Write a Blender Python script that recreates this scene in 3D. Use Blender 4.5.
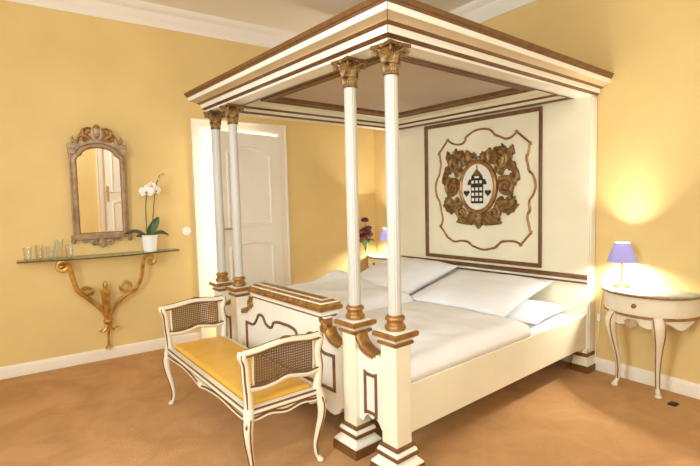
import bpy, bmesh, math, random
from mathutils import Vector, Matrix, noise
random.seed(7)
for o in list(bpy.data.objects): bpy.data.objects.remove(o)
SC = bpy.context.scene
COL = SC.collection
PI = math.pi
def R(d): return math.radians(d)

# ------------------------------------------------------------------ camera, light, exposure
cam = bpy.data.cameras.new('camera'); co = bpy.data.objects.new('camera', cam); COL.objects.link(co)
cam.sensor_width = 36; cam.sensor_fit = 'HORIZONTAL'; cam.lens = 468.3 / 700 * 36; cam.clip_start = 0.02
_r = (0.820201, -0.57159, -0.023555); _u = (0.060937, 0.046352, 0.997065); _f = (0.56882, 0.819229, -0.072849)
co.matrix_world = Matrix(((_r[0], _u[0], -_f[0], -3.609), (_r[1], _u[1], -_f[1], -4.682), (_r[2], _u[2], -_f[2], 1.394), (0, 0, 0, 1)))
SC.camera = co
vs = SC.view_settings
vs.view_transform = 'Standard'; vs.look = 'None'; vs.gamma = 1; vs.use_curve_mapping = False; vs.exposure = 0.58
world = bpy.data.worlds.new('sky'); SC.world = world; world.use_nodes = True
_bg = world.node_tree.nodes['Background']; _bg.inputs[0].default_value = (0.75, 0.86, 1, 1); _bg.inputs[1].default_value = 1.0
SC.cycles.sample_clamp_indirect = 6
SC.cycles.max_bounces = 10; SC.cycles.diffuse_bounces = 6

def area_light(name, loc, direction, sx, sy, power, color):
    l = bpy.data.lights.new(name, 'AREA'); l.shape = 'RECTANGLE'; l.size = sx; l.size_y = sy; l.energy = power; l.color = color
    o = bpy.data.objects.new(name, l); COL.objects.link(o); o.location = loc
    o.rotation_euler = Vector(direction).to_track_quat('-Z', 'Z').to_euler()
    return o
# daylight through the two windows in the west wall, the window behind the camera and the hall beyond the door, plus an added fill
area_light('window_daylight_a', (-5.52, -1.5, 1.7), (1, 0, -0.05), 1.5, 1.0, 4, (0.80, 0.93, 1))
area_light('window_daylight_b', (-5.52, -3.5, 1.7), (1, -0.12, -0.22), 1.5, 1.0, 68, (0.80, 0.93, 1))
area_light('window_daylight_c', (-4.1, -5.42, 1.7), (0, 1, -0.05), 1.5, 1.1, 36, (0.80, 0.93, 1))
area_light('window_daylight_d', (-0.65, -5.42, 1.7), (-0.15, 1, -0.03), 1.5, 0.95, 7, (0.80, 0.93, 1))  # added fill for the bed, rail and door side, set at the extra window
area_light('hall_daylight', (-2.2, 1.3, 1.4), (0, -1, 0), 1.0, 2.0, 60, (1, 0.98, 0.95))

# added fill light near the ceiling over the camera, no lamp fitting there
_pl = bpy.data.lights.new('ceiling_lamp', 'POINT'); _pl.energy = 26; _pl.color = (0.92, 0.96, 1); _pl.shadow_soft_size = 0.22
_po = bpy.data.objects.new('ceiling_lamp', _pl); COL.objects.link(_po); _po.location = (-3.3, -4.5, 2.85)

# ------------------------------------------------------------------ materials
def mat(name, color, rough=0.5, metal=0.0, noise_scale=None, noise_amt=0.08, bump=0.0, bump_scale=60, coat=0.0, spec=0.5, stretch=None, color2=None, detail=4):
    m = bpy.data.materials.new(name); m.use_nodes = True
    nt = m.node_tree; b = nt.nodes['Principled BSDF']
    b.inputs['Base Color'].default_value = (*color, 1); b.inputs['Roughness'].default_value = rough; b.inputs['Metallic'].default_value = metal
    b.inputs['Coat Weight'].default_value = coat; b.inputs['Specular IOR Level'].default_value = spec
    tc = nt.nodes.new('ShaderNodeTexCoord'); vec = tc.outputs['Object']
    if stretch:
        mp = nt.nodes.new('ShaderNodeMapping'); mp.inputs['Scale'].default_value = stretch
        nt.links.new(vec, mp.inputs[0]); vec = mp.outputs[0]
    if noise_scale:
        n = nt.nodes.new('ShaderNodeTexNoise'); n.inputs['Scale'].default_value = noise_scale; n.inputs['Detail'].default_value = detail
        nt.links.new(vec, n.inputs['Vector'])
        cr = nt.nodes.new('ShaderNodeValToRGB')
        c2 = color2 or tuple(c * (1 - 2.2 * noise_amt) for c in color)
        cr.color_ramp.elements[0].position = 0.3; cr.color_ramp.elements[0].color = (*c2, 1)
        cr.color_ramp.elements[1].position = 0.68; cr.color_ramp.elements[1].color = (*color, 1)
        nt.links.new(n.outputs['Fac'], cr.inputs[0]); nt.links.new(cr.outputs[0], b.inputs['Base Color'])
    if bump:
        n2 = nt.nodes.new('ShaderNodeTexNoise'); n2.inputs['Scale'].default_value = bump_scale; n2.inputs['Detail'].default_value = 3
        nt.links.new(vec, n2.inputs['Vector'])
        bp = nt.nodes.new('ShaderNodeBump'); bp.inputs['Strength'].default_value = bump; bp.inputs['Distance'].default_value = 0.01
        nt.links.new(n2.outputs['Fac'], bp.inputs['Height']); nt.links.new(bp.outputs[0], b.inputs['Normal'])
    return m
M_WALL = mat('yellow_wall_paint', (0.76, 0.555, 0.225), 0.7, noise_scale=1.6, noise_amt=0.05, bump=0.08, bump_scale=40)
M_CEIL = mat('ceiling_plaster', (0.88, 0.82, 0.69), 0.9, noise_scale=1.2, noise_amt=0.03)
M_STUCCO = mat('white_stucco', (0.86, 0.80, 0.70), 0.7, noise_scale=3, noise_amt=0.02)
M_TRIM = mat('white_trim_paint', (0.84, 0.76, 0.63), 0.4, noise_scale=4, noise_amt=0.02)
M_DOOR = mat('door_paint', (0.88, 0.84, 0.74), 0.35, noise_scale=4, noise_amt=0.02)
M_HALL = mat('hall_white', (0.9, 0.9, 0.88), 0.8, noise_scale=3, noise_amt=0.02)
M_CREAM = mat('cream_lacquer', (0.86, 0.81, 0.62), 0.35, noise_scale=3, noise_amt=0.03, coat=0.15)
M_IVORY = mat('ivory_lacquer', (0.86, 0.83, 0.72), 0.35, noise_scale=3, noise_amt=0.03, coat=0.15)
M_BROWN = mat('bronze_brown_paint', (0.19, 0.083, 0.022), 0.4, noise_scale=20, color2=(0.125, 0.053, 0.014))
M_GILT = mat('antique_gilt', (0.43, 0.225, 0.06), 0.38, 0.45, noise_scale=22, color2=(0.23, 0.105, 0.028))
M_GOLD = mat('gilded_iron', (0.72, 0.46, 0.12), 0.32, 0.75, noise_scale=18, color2=(0.42, 0.22, 0.05))
M_CARVE = mat('carved_bronze', (0.40, 0.23, 0.07), 0.42, 0.35, noise_scale=26, color2=(0.07, 0.03, 0.01))
M_COLUMN = mat('column_white', (0.55, 0.53, 0.475), 0.35, noise_scale=3, noise_amt=0.02, coat=0.15)
M_ANTIQ = mat('antique_cream', (0.76, 0.68, 0.515), 0.4, noise_scale=6, noise_amt=0.04, coat=0.1)
M_BRASS = mat('brass', (0.80, 0.58, 0.24), 0.25, 1.0, noise_scale=20, noise_amt=0.05)
M_TAN = mat('tan_cove_paint', (0.62, 0.47, 0.27), 0.45, noise_scale=8, noise_amt=0.04)
M_MAUVE = mat('mauve_ceiling_panel', (0.54, 0.44, 0.34), 0.6, noise_scale=3, noise_amt=0.05)
M_LINEN = mat('white_linen', (0.90, 0.92, 0.96), 0.85, noise_scale=5, noise_amt=0.01, bump=0.12, bump_scale=14)
M_SATIN = mat('gold_satin', (0.74, 0.40, 0.055), 0.5, noise_scale=6, noise_amt=0.06, bump=0.05, bump_scale=180, stretch=(1, 1, 1))
M_PORC = mat('white_porcelain', (0.88, 0.88, 0.86), 0.25, noise_scale=5, noise_amt=0.01)
M_LEAF = mat('leaf_green', (0.05, 0.13, 0.025), 0.4, noise_scale=14, noise_amt=0.15)
M_LEAFD = mat('dark_leaf', (0.10, 0.085, 0.03), 0.5, noise_scale=14, noise_amt=0.15)
M_LIME = mat('lime_leaf', (0.33, 0.42, 0.09), 0.5, noise_scale=14, noise_amt=0.15)
M_STEM = mat('flower_stem', (0.16, 0.11, 0.04), 0.5, noise_scale=14, noise_amt=0.1)
M_PETAL = mat('white_petal', (0.90, 0.87, 0.80), 0.5, noise_scale=14, noise_amt=0.02)
M_PINK = mat('orchid_lip', (0.62, 0.22, 0.20), 0.5, noise_scale=30, noise_amt=0.1)
M_BUD = mat('orchid_bud', (0.62, 0.60, 0.28), 0.5, noise_scale=30, noise_amt=0.06)
M_PLUM = mat('plum_petal', (0.10, 0.018, 0.05), 0.6, noise_scale=20, noise_amt=0.15)
M_RED = mat('crimson_petal', (0.34, 0.03, 0.03), 0.6, noise_scale=20, noise_amt=0.15)
M_TAUPE = mat('taupe_silvered_wood', (0.44, 0.30, 0.18), 0.4, 0.15, noise_scale=16, color2=(0.24, 0.15, 0.08))
M_BLACK = mat('black_paint', (0.02, 0.016, 0.014), 0.5, noise_scale=20, noise_amt=0.1)
M_STONE = mat('table_top_stone', (0.42, 0.44, 0.36), 0.12, noise_scale=9, color2=(0.30, 0.33, 0.27), coat=0.4)
M_PLASTIC = mat('white_plastic', (0.85, 0.83, 0.78), 0.4, noise_scale=5, noise_amt=0.01)
M_SHELL = mat('carved_tan', (0.46, 0.33, 0.17), 0.45, noise_scale=25, noise_amt=0.12)

def carpet():
    m = bpy.data.materials.new('carpet_terracotta'); m.use_nodes = True; nt = m.node_tree; b = nt.nodes['Principled BSDF']
    b.inputs['Roughness'].default_value = 0.95; b.inputs['Specular IOR Level'].default_value = 0.1
    tc = nt.nodes.new('ShaderNodeTexCoord')
    n1 = nt.nodes.new('ShaderNodeTexNoise'); n1.inputs['Scale'].default_value = 3.2; n1.inputs['Detail'].default_value = 5; n1.inputs['Roughness'].default_value = 0.6; n1.inputs['Distortion'].default_value = 0.8
    n2 = nt.nodes.new('ShaderNodeTexNoise'); n2.inputs['Scale'].default_value = 130; n2.inputs['Detail'].default_value = 2
    for n in (n1, n2): nt.links.new(tc.outputs['Object'], n.inputs['Vector'])
    c1 = nt.nodes.new('ShaderNodeValToRGB')
    c1.color_ramp.elements[0].position = 0.32; c1.color_ramp.elements[0].color = (0.45, 0.245, 0.10, 1)
    c1.color_ramp.elements[1].position = 0.66; c1.color_ramp.elements[1].color = (0.58, 0.33, 0.145, 1)
    nt.links.new(n1.outputs['Fac'], c1.inputs[0])
    mx = nt.nodes.new('ShaderNodeMix'); mx.data_type = 'RGBA'; mx.blend_type = 'MULTIPLY'; mx.inputs[0].default_value = 0.35
    c2 = nt.nodes.new('ShaderNodeValToRGB'); c2.color_ramp.elements[0].position = 0.3; c2.color_ramp.elements[0].color = (0.6, 0.6, 0.6, 1); c2.color_ramp.elements[1].position = 0.6
    nt.links.new(n2.outputs['Fac'], c2.inputs[0])
    nt.links.new(c1.outputs[0], mx.inputs[6]); nt.links.new(c2.outputs[0], mx.inputs[7]); nt.links.new(mx.outputs[2], b.inputs['Base Color'])
    bp = nt.nodes.new('ShaderNodeBump'); bp.inputs['Strength'].default_value = 0.4; bp.inputs['Distance'].default_value = 0.008
    nt.links.new(n2.outputs['Fac'], bp.inputs['Height']); nt.links.new(bp.outputs[0], b.inputs['Normal'])
    return m
M_CARPET = carpet()

def glass(name, color=(1, 1, 1), rough=0.0, trans=0.85):
    m = bpy.data.materials.new(name); m.use_nodes = True; nt = m.node_tree; nt.nodes.clear()
    out = nt.nodes.new('ShaderNodeOutputMaterial'); g = nt.nodes.new('ShaderNodeBsdfGlossy'); g.inputs['Roughness'].default_value = 0.03
    t = nt.nodes.new('ShaderNodeBsdfTransparent'); t.inputs[0].default_value = (*color, 1)
    fr = nt.nodes.new('ShaderNodeLayerWeight'); fr.inputs[0].default_value = 0.35
    mm = nt.nodes.new('ShaderNodeMath'); mm.operation = 'MULTIPLY_ADD'; mm.inputs[1].default_value = 0.75; mm.inputs[2].default_value = 1 - trans - 0.1
    nt.links.new(fr.outputs['Facing'], mm.inputs[0])
    mx = nt.nodes.new('ShaderNodeMixShader'); nt.links.new(mm.outputs[0], mx.inputs[0]); nt.links.new(t.outputs[0], mx.inputs[1]); nt.links.new(g.outputs[0], mx.inputs[2])
    nt.links.new(mx.outputs[0], out.inputs[0])
    return m
M_GLASS = glass('clear_glass', (0.985, 0.985, 0.975), trans=0.88)
M_SHELFG = glass('shelf_glass', (0.93, 0.955, 0.915), trans=0.86)
M_GEDGE = mat('glass_edge', (0.075, 0.085, 0.04), 0.15, noise_scale=10, noise_amt=0.1, coat=0.5)
M_MIRROR = mat('mirror_silver', (0.93, 0.93, 0.90), 0.015, 1.0)

def shade_mat():
    m = bpy.data.materials.new('lilac_lampshade'); m.use_nodes = True; nt = m.node_tree; nt.nodes.clear()
    out = nt.nodes.new('ShaderNodeOutputMaterial'); d = nt.nodes.new('ShaderNodeBsdfDiffuse'); t = nt.nodes.new('ShaderNodeBsdfTranslucent')
    tc = nt.nodes.new('ShaderNodeTexCoord'); w = nt.nodes.new('ShaderNodeTexNoise'); w.inputs['Scale'].default_value = 90
    nt.links.new(tc.outputs['Object'], w.inputs['Vector'])
    cr = nt.nodes.new('ShaderNodeValToRGB'); cr.color_ramp.elements[0].color = (0.40, 0.39, 0.64, 1); cr.color_ramp.elements[1].color = (0.48, 0.46, 0.70, 1)
    nt.links.new(w.outputs['Fac'], cr.inputs[0]); nt.links.new(cr.outputs[0], d.inputs[0]); nt.links.new(cr.outputs[0], t.inputs[0])
    mx = nt.nodes.new('ShaderNodeMixShader'); mx.inputs[0].default_value = 0.32
    nt.links.new(d.outputs[0], mx.inputs[1]); nt.links.new(t.outputs[0], mx.inputs[2]); nt.links.new(mx.outputs[0], out.inputs[0])
    return m
M_SHADE = shade_mat()
def emit(name, color, s):
    m = bpy.data.materials.new(name); m.use_nodes = True; nt = m.node_tree; nt.nodes.clear()
    out = nt.nodes.new('ShaderNodeOutputMaterial'); e = nt.nodes.new('ShaderNodeEmission'); e.inputs[0].default_value = (*color, 1); e.inputs[1].default_value = s
    nt.links.new(e.outputs[0], out.inputs[0]); return m
M_BULB = emit('bulb_glow', (1, 0.82, 0.55), 25)

def cane_mat():
    m = bpy.data.materials.new('woven_cane'); m.use_nodes = True; nt = m.node_tree; b = nt.nodes['Principled BSDF']
    tc = nt.nodes.new('ShaderNodeTexCoord'); mp = nt.nodes.new('ShaderNodeMapping'); mp.inputs['Rotation'].default_value = (R(45), 0, 0)
    nt.links.new(tc.outputs['Object'], mp.inputs[0])
    sx = nt.nodes.new('ShaderNodeSeparateXYZ'); nt.links.new(tc.outputs['Object'], sx.inputs[0])
    def cell(sock):
        a = nt.nodes.new('ShaderNodeMath'); a.operation = 'MULTIPLY'; a.inputs[1].default_value = 2 * PI / 0.0135; nt.links.new(sock, a.inputs[0])
        s = nt.nodes.new('ShaderNodeMath'); s.operation = 'SINE'; nt.links.new(a.outputs[0], s.inputs[0]); return s.outputs[0]
    p = nt.nodes.new('ShaderNodeMath'); p.operation = 'ADD'; nt.links.new(cell(sx.outputs['X']), p.inputs[0]); nt.links.new(cell(sx.outputs['Z']), p.inputs[1])
    g = nt.nodes.new('ShaderNodeMath'); g.operation = 'LESS_THAN'; g.inputs[1].default_value = 1.05; nt.links.new(p.outputs[0], g.inputs[0])
    b.inputs['Base Color'].default_value = (0.16, 0.092, 0.04, 1); b.inputs['Roughness'].default_value = 0.55
    nt.links.new(g.outputs[0], b.inputs['Alpha'])
    return m
M_CANE = cane_mat()

# ------------------------------------------------------------------ mesh builder
class MB:
    def __init__(s, *mats): s.v = []; s.f = []; s.m = []; s.mats = list(mats)
    def add(s, verts, faces, mi=0):
        b = len(s.v); s.v += [tuple(p) for p in verts]
        for k, f in enumerate(faces):
            s.f.append(tuple(b + i for i in f)); s.m.append(mi[k] if isinstance(mi, list) else mi)
    def box(s, x0, x1, y0, y1, z0, z1, mi=0):
        s.add([(x0,y0,z0),(x1,y0,z0),(x1,y1,z0),(x0,y1,z0),(x0,y0,z1),(x1,y0,z1),(x1,y1,z1),(x0,y1,z1)],
              [(3,2,1,0),(4,5,6,7),(0,1,5,4),(1,2,6,5),(2,3,7,6),(3,0,4,7)], mi)
    def prism(s, poly, fn, mi=0):
        """poly: 2D outline; fn(u, v, side) -> point, side 0/1"""
        n = len(poly)
        vs_ = [fn(u, v, 0) for u, v in poly] + [fn(u, v, 1) for u, v in poly]
        fs = [tuple(range(n))[::-1], tuple(range(n, 2 * n))] + [(i, (i + 1) % n, n + (i + 1) % n, n + i) for i in range(n)]
        s.add(vs_, fs, mi)
    def lathe(s, prof, c=(0, 0, 0), n=24, mi=0, sx=1, sy=1, mod=None, axis=None):
        vs_ = []; m = len(prof)
        for r, z in prof:
            for k in range(n):
                a = 2 * PI * k / n; rr = r * (mod(k, z) if mod else 1)
                p = Vector((rr * math.cos(a) * sx, rr * math.sin(a) * sy, z))
                if axis: p = axis @ p
                vs_.append((c[0] + p[0], c[1] + p[1], c[2] + p[2]))
        fs = []; mm = []
        for i in range(m - 1):
            for k in range(n):
                fs.append((i * n + k, i * n + (k + 1) % n, (i + 1) * n + (k + 1) % n, (i + 1) * n + k)); mm.append(mi[i] if isinstance(mi, list) else mi)
        fs.append(tuple(range(n))[::-1]); mm.append(mm[0]); fs.append(tuple((m - 1) * n + k for k in range(n))); mm.append(mm[-2])
        s.add(vs_, fs, mm)
    def tube(s, pts, rad, n=8, mi=0, smooth=0, flat=None, up=None):
        """tube along points; rad number or list; flat=(a,b) scales the two section axes"""
        pts = [Vector(p) for p in pts]
        rl = rad if isinstance(rad, (list, tuple)) else [rad] * len(pts)
        if smooth: pts, rl = catmull(pts, rl, smooth)
        N = len(pts); vs_ = []
        t0 = (pts[1] - pts[0]).normalized()
        ref = Vector(up) if up else (Vector((0, 0, 1)) if abs(t0.z) < 0.9 else Vector((1, 0, 0)))
        u = (ref - t0 * ref.dot(t0)).normalized()
        for i, p in enumerate(pts):
            t = (pts[min(i + 1, N - 1)] - pts[max(i - 1, 0)]).normalized()
            if up: ref = Vector(up); q = ref - t * ref.dot(t); u = q.normalized() if q.length > 1e-4 else u
            else: u = (u - t * u.dot(t)).normalized()
            w = t.cross(u)
            for k in range(n):
                a = 2 * PI * k / n; ca, sa = math.cos(a), math.sin(a)
                if flat: ca *= flat[0]; sa *= flat[1]
                q = p + (u * ca + w * sa) * rl[i]; vs_.append(tuple(q))
        fs = [(i * n + k, i * n + (k + 1) % n, (i + 1) * n + (k + 1) % n, (i + 1) * n + k) for i in range(N - 1) for k in range(n)]
        fs += [tuple(range(n))[::-1], tuple((N - 1) * n + k for k in range(n))]
        s.add(vs_, fs, mi)
    def sphere(s, c, r, mi=0, n=12, m=8, sc=(1, 1, 1)):
        s.lathe([(max(r * math.sin(PI * i / m), r * 0.02), -r * math.cos(PI * i / m) * sc[2]) for i in range(m + 1)], c, n, mi, sc[0], sc[1])
    def sweep(s, path, prof, fn, closed=False, mi=0, loop=False):
        """path 2D (u,v); prof [(d,w)] with d to the left of the path direction; fn(u,v,w)->3D.  mi may be a list per profile segment"""
        N = len(path); P = [Vector(p) for p in path]; nrm = []
        for i in range(N):
            a = P[i] - P[i - 1] if (closed or i > 0) else None
            b = P[(i + 1) % N] - P[i] if (closed or i < N - 1) else None
            na = Vector((-a.y, a.x)).normalized() if a else None; nb = Vector((-b.y, b.x)).normalized() if b else None
            if na is None: nrm.append(nb)
            elif nb is None: nrm.append(na)
            else:
                h = (na + nb); h = h / max(h.length_squared, 0.3) * 2 if h.length > 1e-6 else na
                nrm.append(h)
        m = len(prof); vs_ = []
        for i in range(N):
            for d, w in prof:
                q = P[i] + nrm[i] * d; vs_.append(fn(q.x, q.y, w))
        fs = []; mm = []; K = m if loop else m - 1
        for i in range(N if closed else N - 1):
            j = (i + 1) % N
            for k in range(K):
                k2 = (k + 1) % m
                fs.append((i * m + k, j * m + k, j * m + k2, i * m + k2)); mm.append(mi[k] if isinstance(mi, list) else mi)
        if not closed and loop:
            fs += [tuple(range(m)), tuple((N - 1) * m + k for k in range(m))[::-1]]; mm += [mm[0], mm[0]]
        s.add(vs_, fs, mm)
    def grid(s, fn, nu, nv, mi=0, thick=None):
        vs_ = [fn(i / nu, j / nv) for i in range(nu + 1) for j in range(nv + 1)]
        w = nv + 1
        fs = [(i * w + j, (i + 1) * w + j, (i + 1) * w + j + 1, i * w + j + 1) for i in range(nu) for j in range(nv)]
        if thick:
            b = len(vs_); t = Vector(thick)
            vs_ += [tuple(Vector(p) - t) for p in vs_]
            fs += [tuple(b + k for k in f)[::-1] for f in fs]
            edge = [i * w for i in range(nu + 1)] + [nu * w + j for j in range(1, nv + 1)] + [i * w + nv for i in range(nu - 1, -1, -1)] + [j for j in range(nv - 1, 0, -1)]
            for k in range(len(edge)):
                a, c = edge[k], edge[(k + 1) % len(edge)]; fs.append((a, c, b + c, b + a))
        s.add(vs_, fs, mi)
    def build(s, name, parent=None, bevel=0.0, sub=0, angle=38, flatshade=False):
        me = bpy.data.meshes.new(name); me.from_pydata(s.v, [], s.f)
        for m in s.mats: me.materials.append(m)
        me.polygons.foreach_set('material_index', s.m)
        bm = bmesh.new(); bm.from_mesh(me); bmesh.ops.remove_doubles(bm, verts=bm.verts, dist=1e-5)
        bmesh.ops.recalc_face_normals(bm, faces=bm.faces); bm.to_mesh(me); bm.free()
        me.polygons.foreach_set('use_smooth', [not flatshade] * len(me.polygons))
        if not flatshade: me.set_sharp_from_angle(angle=R(angle))
        o = bpy.data.objects.new(name, me); COL.objects.link(o)
        if bevel:
            b = o.modifiers.new('bevel', 'BEVEL'); b.width = bevel; b.segments = 2; b.limit_method = 'ANGLE'; b.angle_limit = R(40)
        if sub:
            b = o.modifiers.new('sub', 'SUBSURF'); b.levels = sub; b.render_levels = sub
        if parent is not None: o.parent = parent
        return o
def catmull(pts, rl, k):
    P = [2 * pts[0] - pts[1]] + pts + [2 * pts[-1] - pts[-2]]; Q = [rl[0]] + list(rl) + [rl[-1]]; out = []; ro = []
    for i in range(1, len(P) - 2):
        for j in range(k):
            t = j / k
            a, b, c, d = P[i - 1], P[i], P[i + 1], P[i + 2]
            out.append(0.5 * ((2 * b) + (c - a) * t + (2 * a - 5 * b + 4 * c - d) * t * t + (3 * b - a - 3 * c + d) * t ** 3))
            ro.append(Q[i] + (Q[i + 1] - Q[i]) * t)
    out.append(pts[-1]); ro.append(rl[-1]); return out, ro
def cat2(pts, k=6, closed=False):
    P = [Vector((p[0], p[1], 0)) for p in pts]
    if closed:
        n = len(P); out = []
        for i in range(n):
            a, b, c, d = P[i - 1], P[i], P[(i + 1) % n], P[(i + 2) % n]
            for j in range(k):
                t = j / k; q = 0.5 * ((2 * b) + (c - a) * t + (2 * a - 5 * b + 4 * c - d) * t * t + (3 * b - a - 3 * c + d) * t ** 3); out.append((q.x, q.y))
        return out
    o, _ = catmull(P, [0] * len(P), k); return [(q.x, q.y) for q in o]
def spiral(c, r0, r1, a0, turns, n=28):
    return [(c[0] + (r0 + (r1 - r0) * t) * math.cos(a0 + turns * 2 * PI * t), c[1] + (r0 + (r1 - r0) * t) * math.sin(a0 + turns * 2 * PI * t)) for t in [i / n for i in range(n + 1)]]

def thing(name, label, cat, loc=(0, 0, 0), rz=0, group=None):
    o = bpy.data.objects.new(name, None); COL.objects.link(o); o.empty_display_size = 0.1
    o.location = loc; o.rotation_euler = (0, 0, rz); return tag(o, label, cat, group)
def tag(o, label, cat, group=None):
    o['label'] = label; o['category'] = cat
    if group: o['group'] = group
    return o
def struct(o): o['kind'] = 'structure'; return o
def dup(root, loc=None, rz=None, label=None):
    r = root.copy(); COL.objects.link(r)
    if loc is not None: r.location = loc
    if rz is not None: r.rotation_euler = (0, 0, rz)
    if label: r['label'] = label
    for ch in list(root.children): dup_child(ch, r)
    return r
def dup_child(ch, r):
    c = ch.copy(); COL.objects.link(c); c.parent = r
    for g in list(ch.children): dup_child(g, c)
    return c

# ------------------------------------------------------------------ room shell
XW, YS, H = -5.6, -5.5, 3.19          # west wall, south wall, ceiling height
XE = 0.04                              # east wall face
m = MB(M_CARPET); m.box(XW, XE, YS, 0, -0.1, 0); struct(m.build('floor'))
m = MB(M_CEIL); m.box(XW, XE, YS, 0, H, H + 0.1); struct(m.build('ceiling'))
DL, DR, DT = -2.14, -1.285, 2.125      # door opening in the north wall
m = MB(M_WALL)
m.box(XW - .1, DL, 0, .12, 0, H); m.box(DR, XE + .1, 0, .12, 0, H); m.box(DL, DR, 0, .12, DT, H); struct(m.build('wall_north'))
m = MB(M_WALL); m.box(XE, XE + .12, YS, 0, 0, H); struct(m.build('wall_east'))
W1 = [(-2.05, -0.95), (-4.05, -2.95)]
m = MB(M_WALL)
zs0, zs1 = 0.9, 2.5
m.box(XW - .12, XW, YS, 0, 0, zs0); m.box(XW - .12, XW, YS, 0, zs1, H)
for a, b in ((YS, -4.05), (-2.95, -2.05), (-0.95, 0)): m.box(XW - .12, XW, a, b, zs0, zs1)
struct(m.build('wall_west'))
SD0, SD1 = -2.33, -1.4                 # door in the south wall (seen in the mirror)
m = MB(M_WALL)
m.box(XW - .1, -4.7, YS - .12, YS, 0, H); m.box(-3.5, SD0, YS - .12, YS, 0, H); m.box(SD1, -1.15, YS - .12, YS, 0, H); m.box(-.15, XE + .1, YS - .12, YS, 0, H)
m.box(-1.15, -.15, YS - .12, YS, 0, zs0); m.box(-1.15, -.15, YS - .12, YS, zs1, H)
m.box(-4.7, -3.5, YS - .12, YS, 0, zs0); m.box(-4.7, -3.5, YS - .12, YS, zs1, H); m.box(SD0, SD1, YS - .12, YS, 2.2, H)
struct(m.build('wall_south'))
def window(n, x0, x1, fn):
    f = MB(M_TRIM)
    def bx(a, b, z0, z1):
        p = fn(a, 0.02, z0); q = fn(b, -0.10, z1)
        f.box(min(p[0], q[0]), max(p[0], q[0]), min(p[1], q[1]), max(p[1], q[1]), z0, z1)
    bx(x0, x0 + .06, zs0, zs1); bx(x1 - .06, x1, zs0, zs1); bx(x0, x1, zs0, zs0 + .06); bx(x0, x1, zs1 - .06, zs1)
    mid = (x0 + x1) / 2; bx(mid - .03, mid + .03, zs0, zs1)
    fr = struct(f.build('window_%d' % n))
    g = MB(M_GLASS); p = fn(x0 + .05, -0.06, 0); q = fn(x1 - .05, -0.065, 0)
    g.box(min(p[0], q[0]), max(p[0], q[0]), min(p[1], q[1]), max(p[1], q[1]), zs0 + .05, zs1 - .05); g.build('window_pane', fr)
window(1, -2.05, -0.95, lambda a, d, z: (XW + d, a, z))
window(2, -4.05, -2.95, lambda a, d, z: (XW + d, a, z))
window(3, -4.7, -3.5, lambda a, d, z: (a, YS + d, z))
window(4, -1.15, -.15, lambda a, d, z: (a, YS + d, z))  # extra unseen window, added to bring light onto the bed and door
# hall behind the open door
m = MB(M_HALL); m.box(-3.2, -0.6, 1.6, 1.7, 0, 2.6); m.box(-3.3, -3.2, .12, 1.7, 0, 2.6); m.box(-.6, -.5, .12, 1.7, 0, 2.6); m.box(-3.3, -.5, .12, 1.7, 2.6, 2.7)
struct(m.build('wall_hall'))
m = MB(M_CARPET); m.box(-3.2, -.6, 0, 1.6, -.1, 0); struct(m.build('floor_hall'))
# cornice
cp = [(0, 3.02), (0.012, 3.02), (0.014, 3.05), (0.03, 3.075), (0.05, 3.10), (0.06, 3.135), (0.10, 3.15), (0.115, 3.165), (0.12, H), (0, H)]
m = MB(M_STUCCO); m.sweep([(XE, 0), (XW, 0)], cp, lambda u, v, w: (u, v, w), loop=True); struct(m.build('trim_1'))
m = MB(M_STUCCO); m.sweep([(XE, YS), (XE, 0)], cp, lambda u, v, w: (u, v, w), loop=True); struct(m.build('trim_2'))
bp_ = [(0, 0), (0.018, 0), (0.018, 0.075), (0.012, 0.092), (0.006, 0.10), (0, 0.10)]
def bboard(name, path):
    m = MB(M_TRIM); m.sweep(path, bp_, lambda u, v, w: (u, v, w), loop=True); struct(m.build(name))
bboard('baseboard_north', [(DL - .08, 0), (XW, 0)]); bboard('baseboard_corner', [(XE, 0), (DR + .09, 0)])
bboard('baseboard_east', [(XE, YS), (XE, 0)])
bboard('baseboard_west', [(XW, 0), (XW, YS)])
bboard('baseboard_south', [(XW, YS), (SD0 - .1, YS)])
# door frame (architrave) and the leaf standing ajar
def architrave(name, x0, x1, zt, fn, w=0.085):
    m = MB(M_TRIM)
    pf = [(0, 0), (0, .018), (.02, .026), (w - .025, .026), (w - .015, .036), (w, .036), (w, 0)]
    m.sweep([(x0, 0), (x0, zt), (x1, zt), (x1, 0)], pf, fn, loop=True)
    # jambs
    m.sweep([(x0, 0), (x0, zt), (x1, zt), (x1, 0)], [(0, 0), (0, -.12), (-.012, -.12), (-.012, 0)], fn, loop=True)
    return struct(m.build(name))
architrave('trim_3', DL, DR, DT, lambda u, v, w: (u, -w, v))
architrave('trim_4', SD0, SD1, 2.2, lambda u, v, w: (u, YS + w, v), 0.10)
def arch_panel(x0, x1, z0, z1, rise, top=True):
    pts = [(x0, z0), (x1, z0), (x1, z1 - rise)]
    for k in range(1, 8):
        t = k / 8; pts.append((x1 + (x0 - x1) * t, z1 - rise + rise * math.sin(PI * t)))
    pts.append((x0, z1 - rise)); return pts
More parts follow.
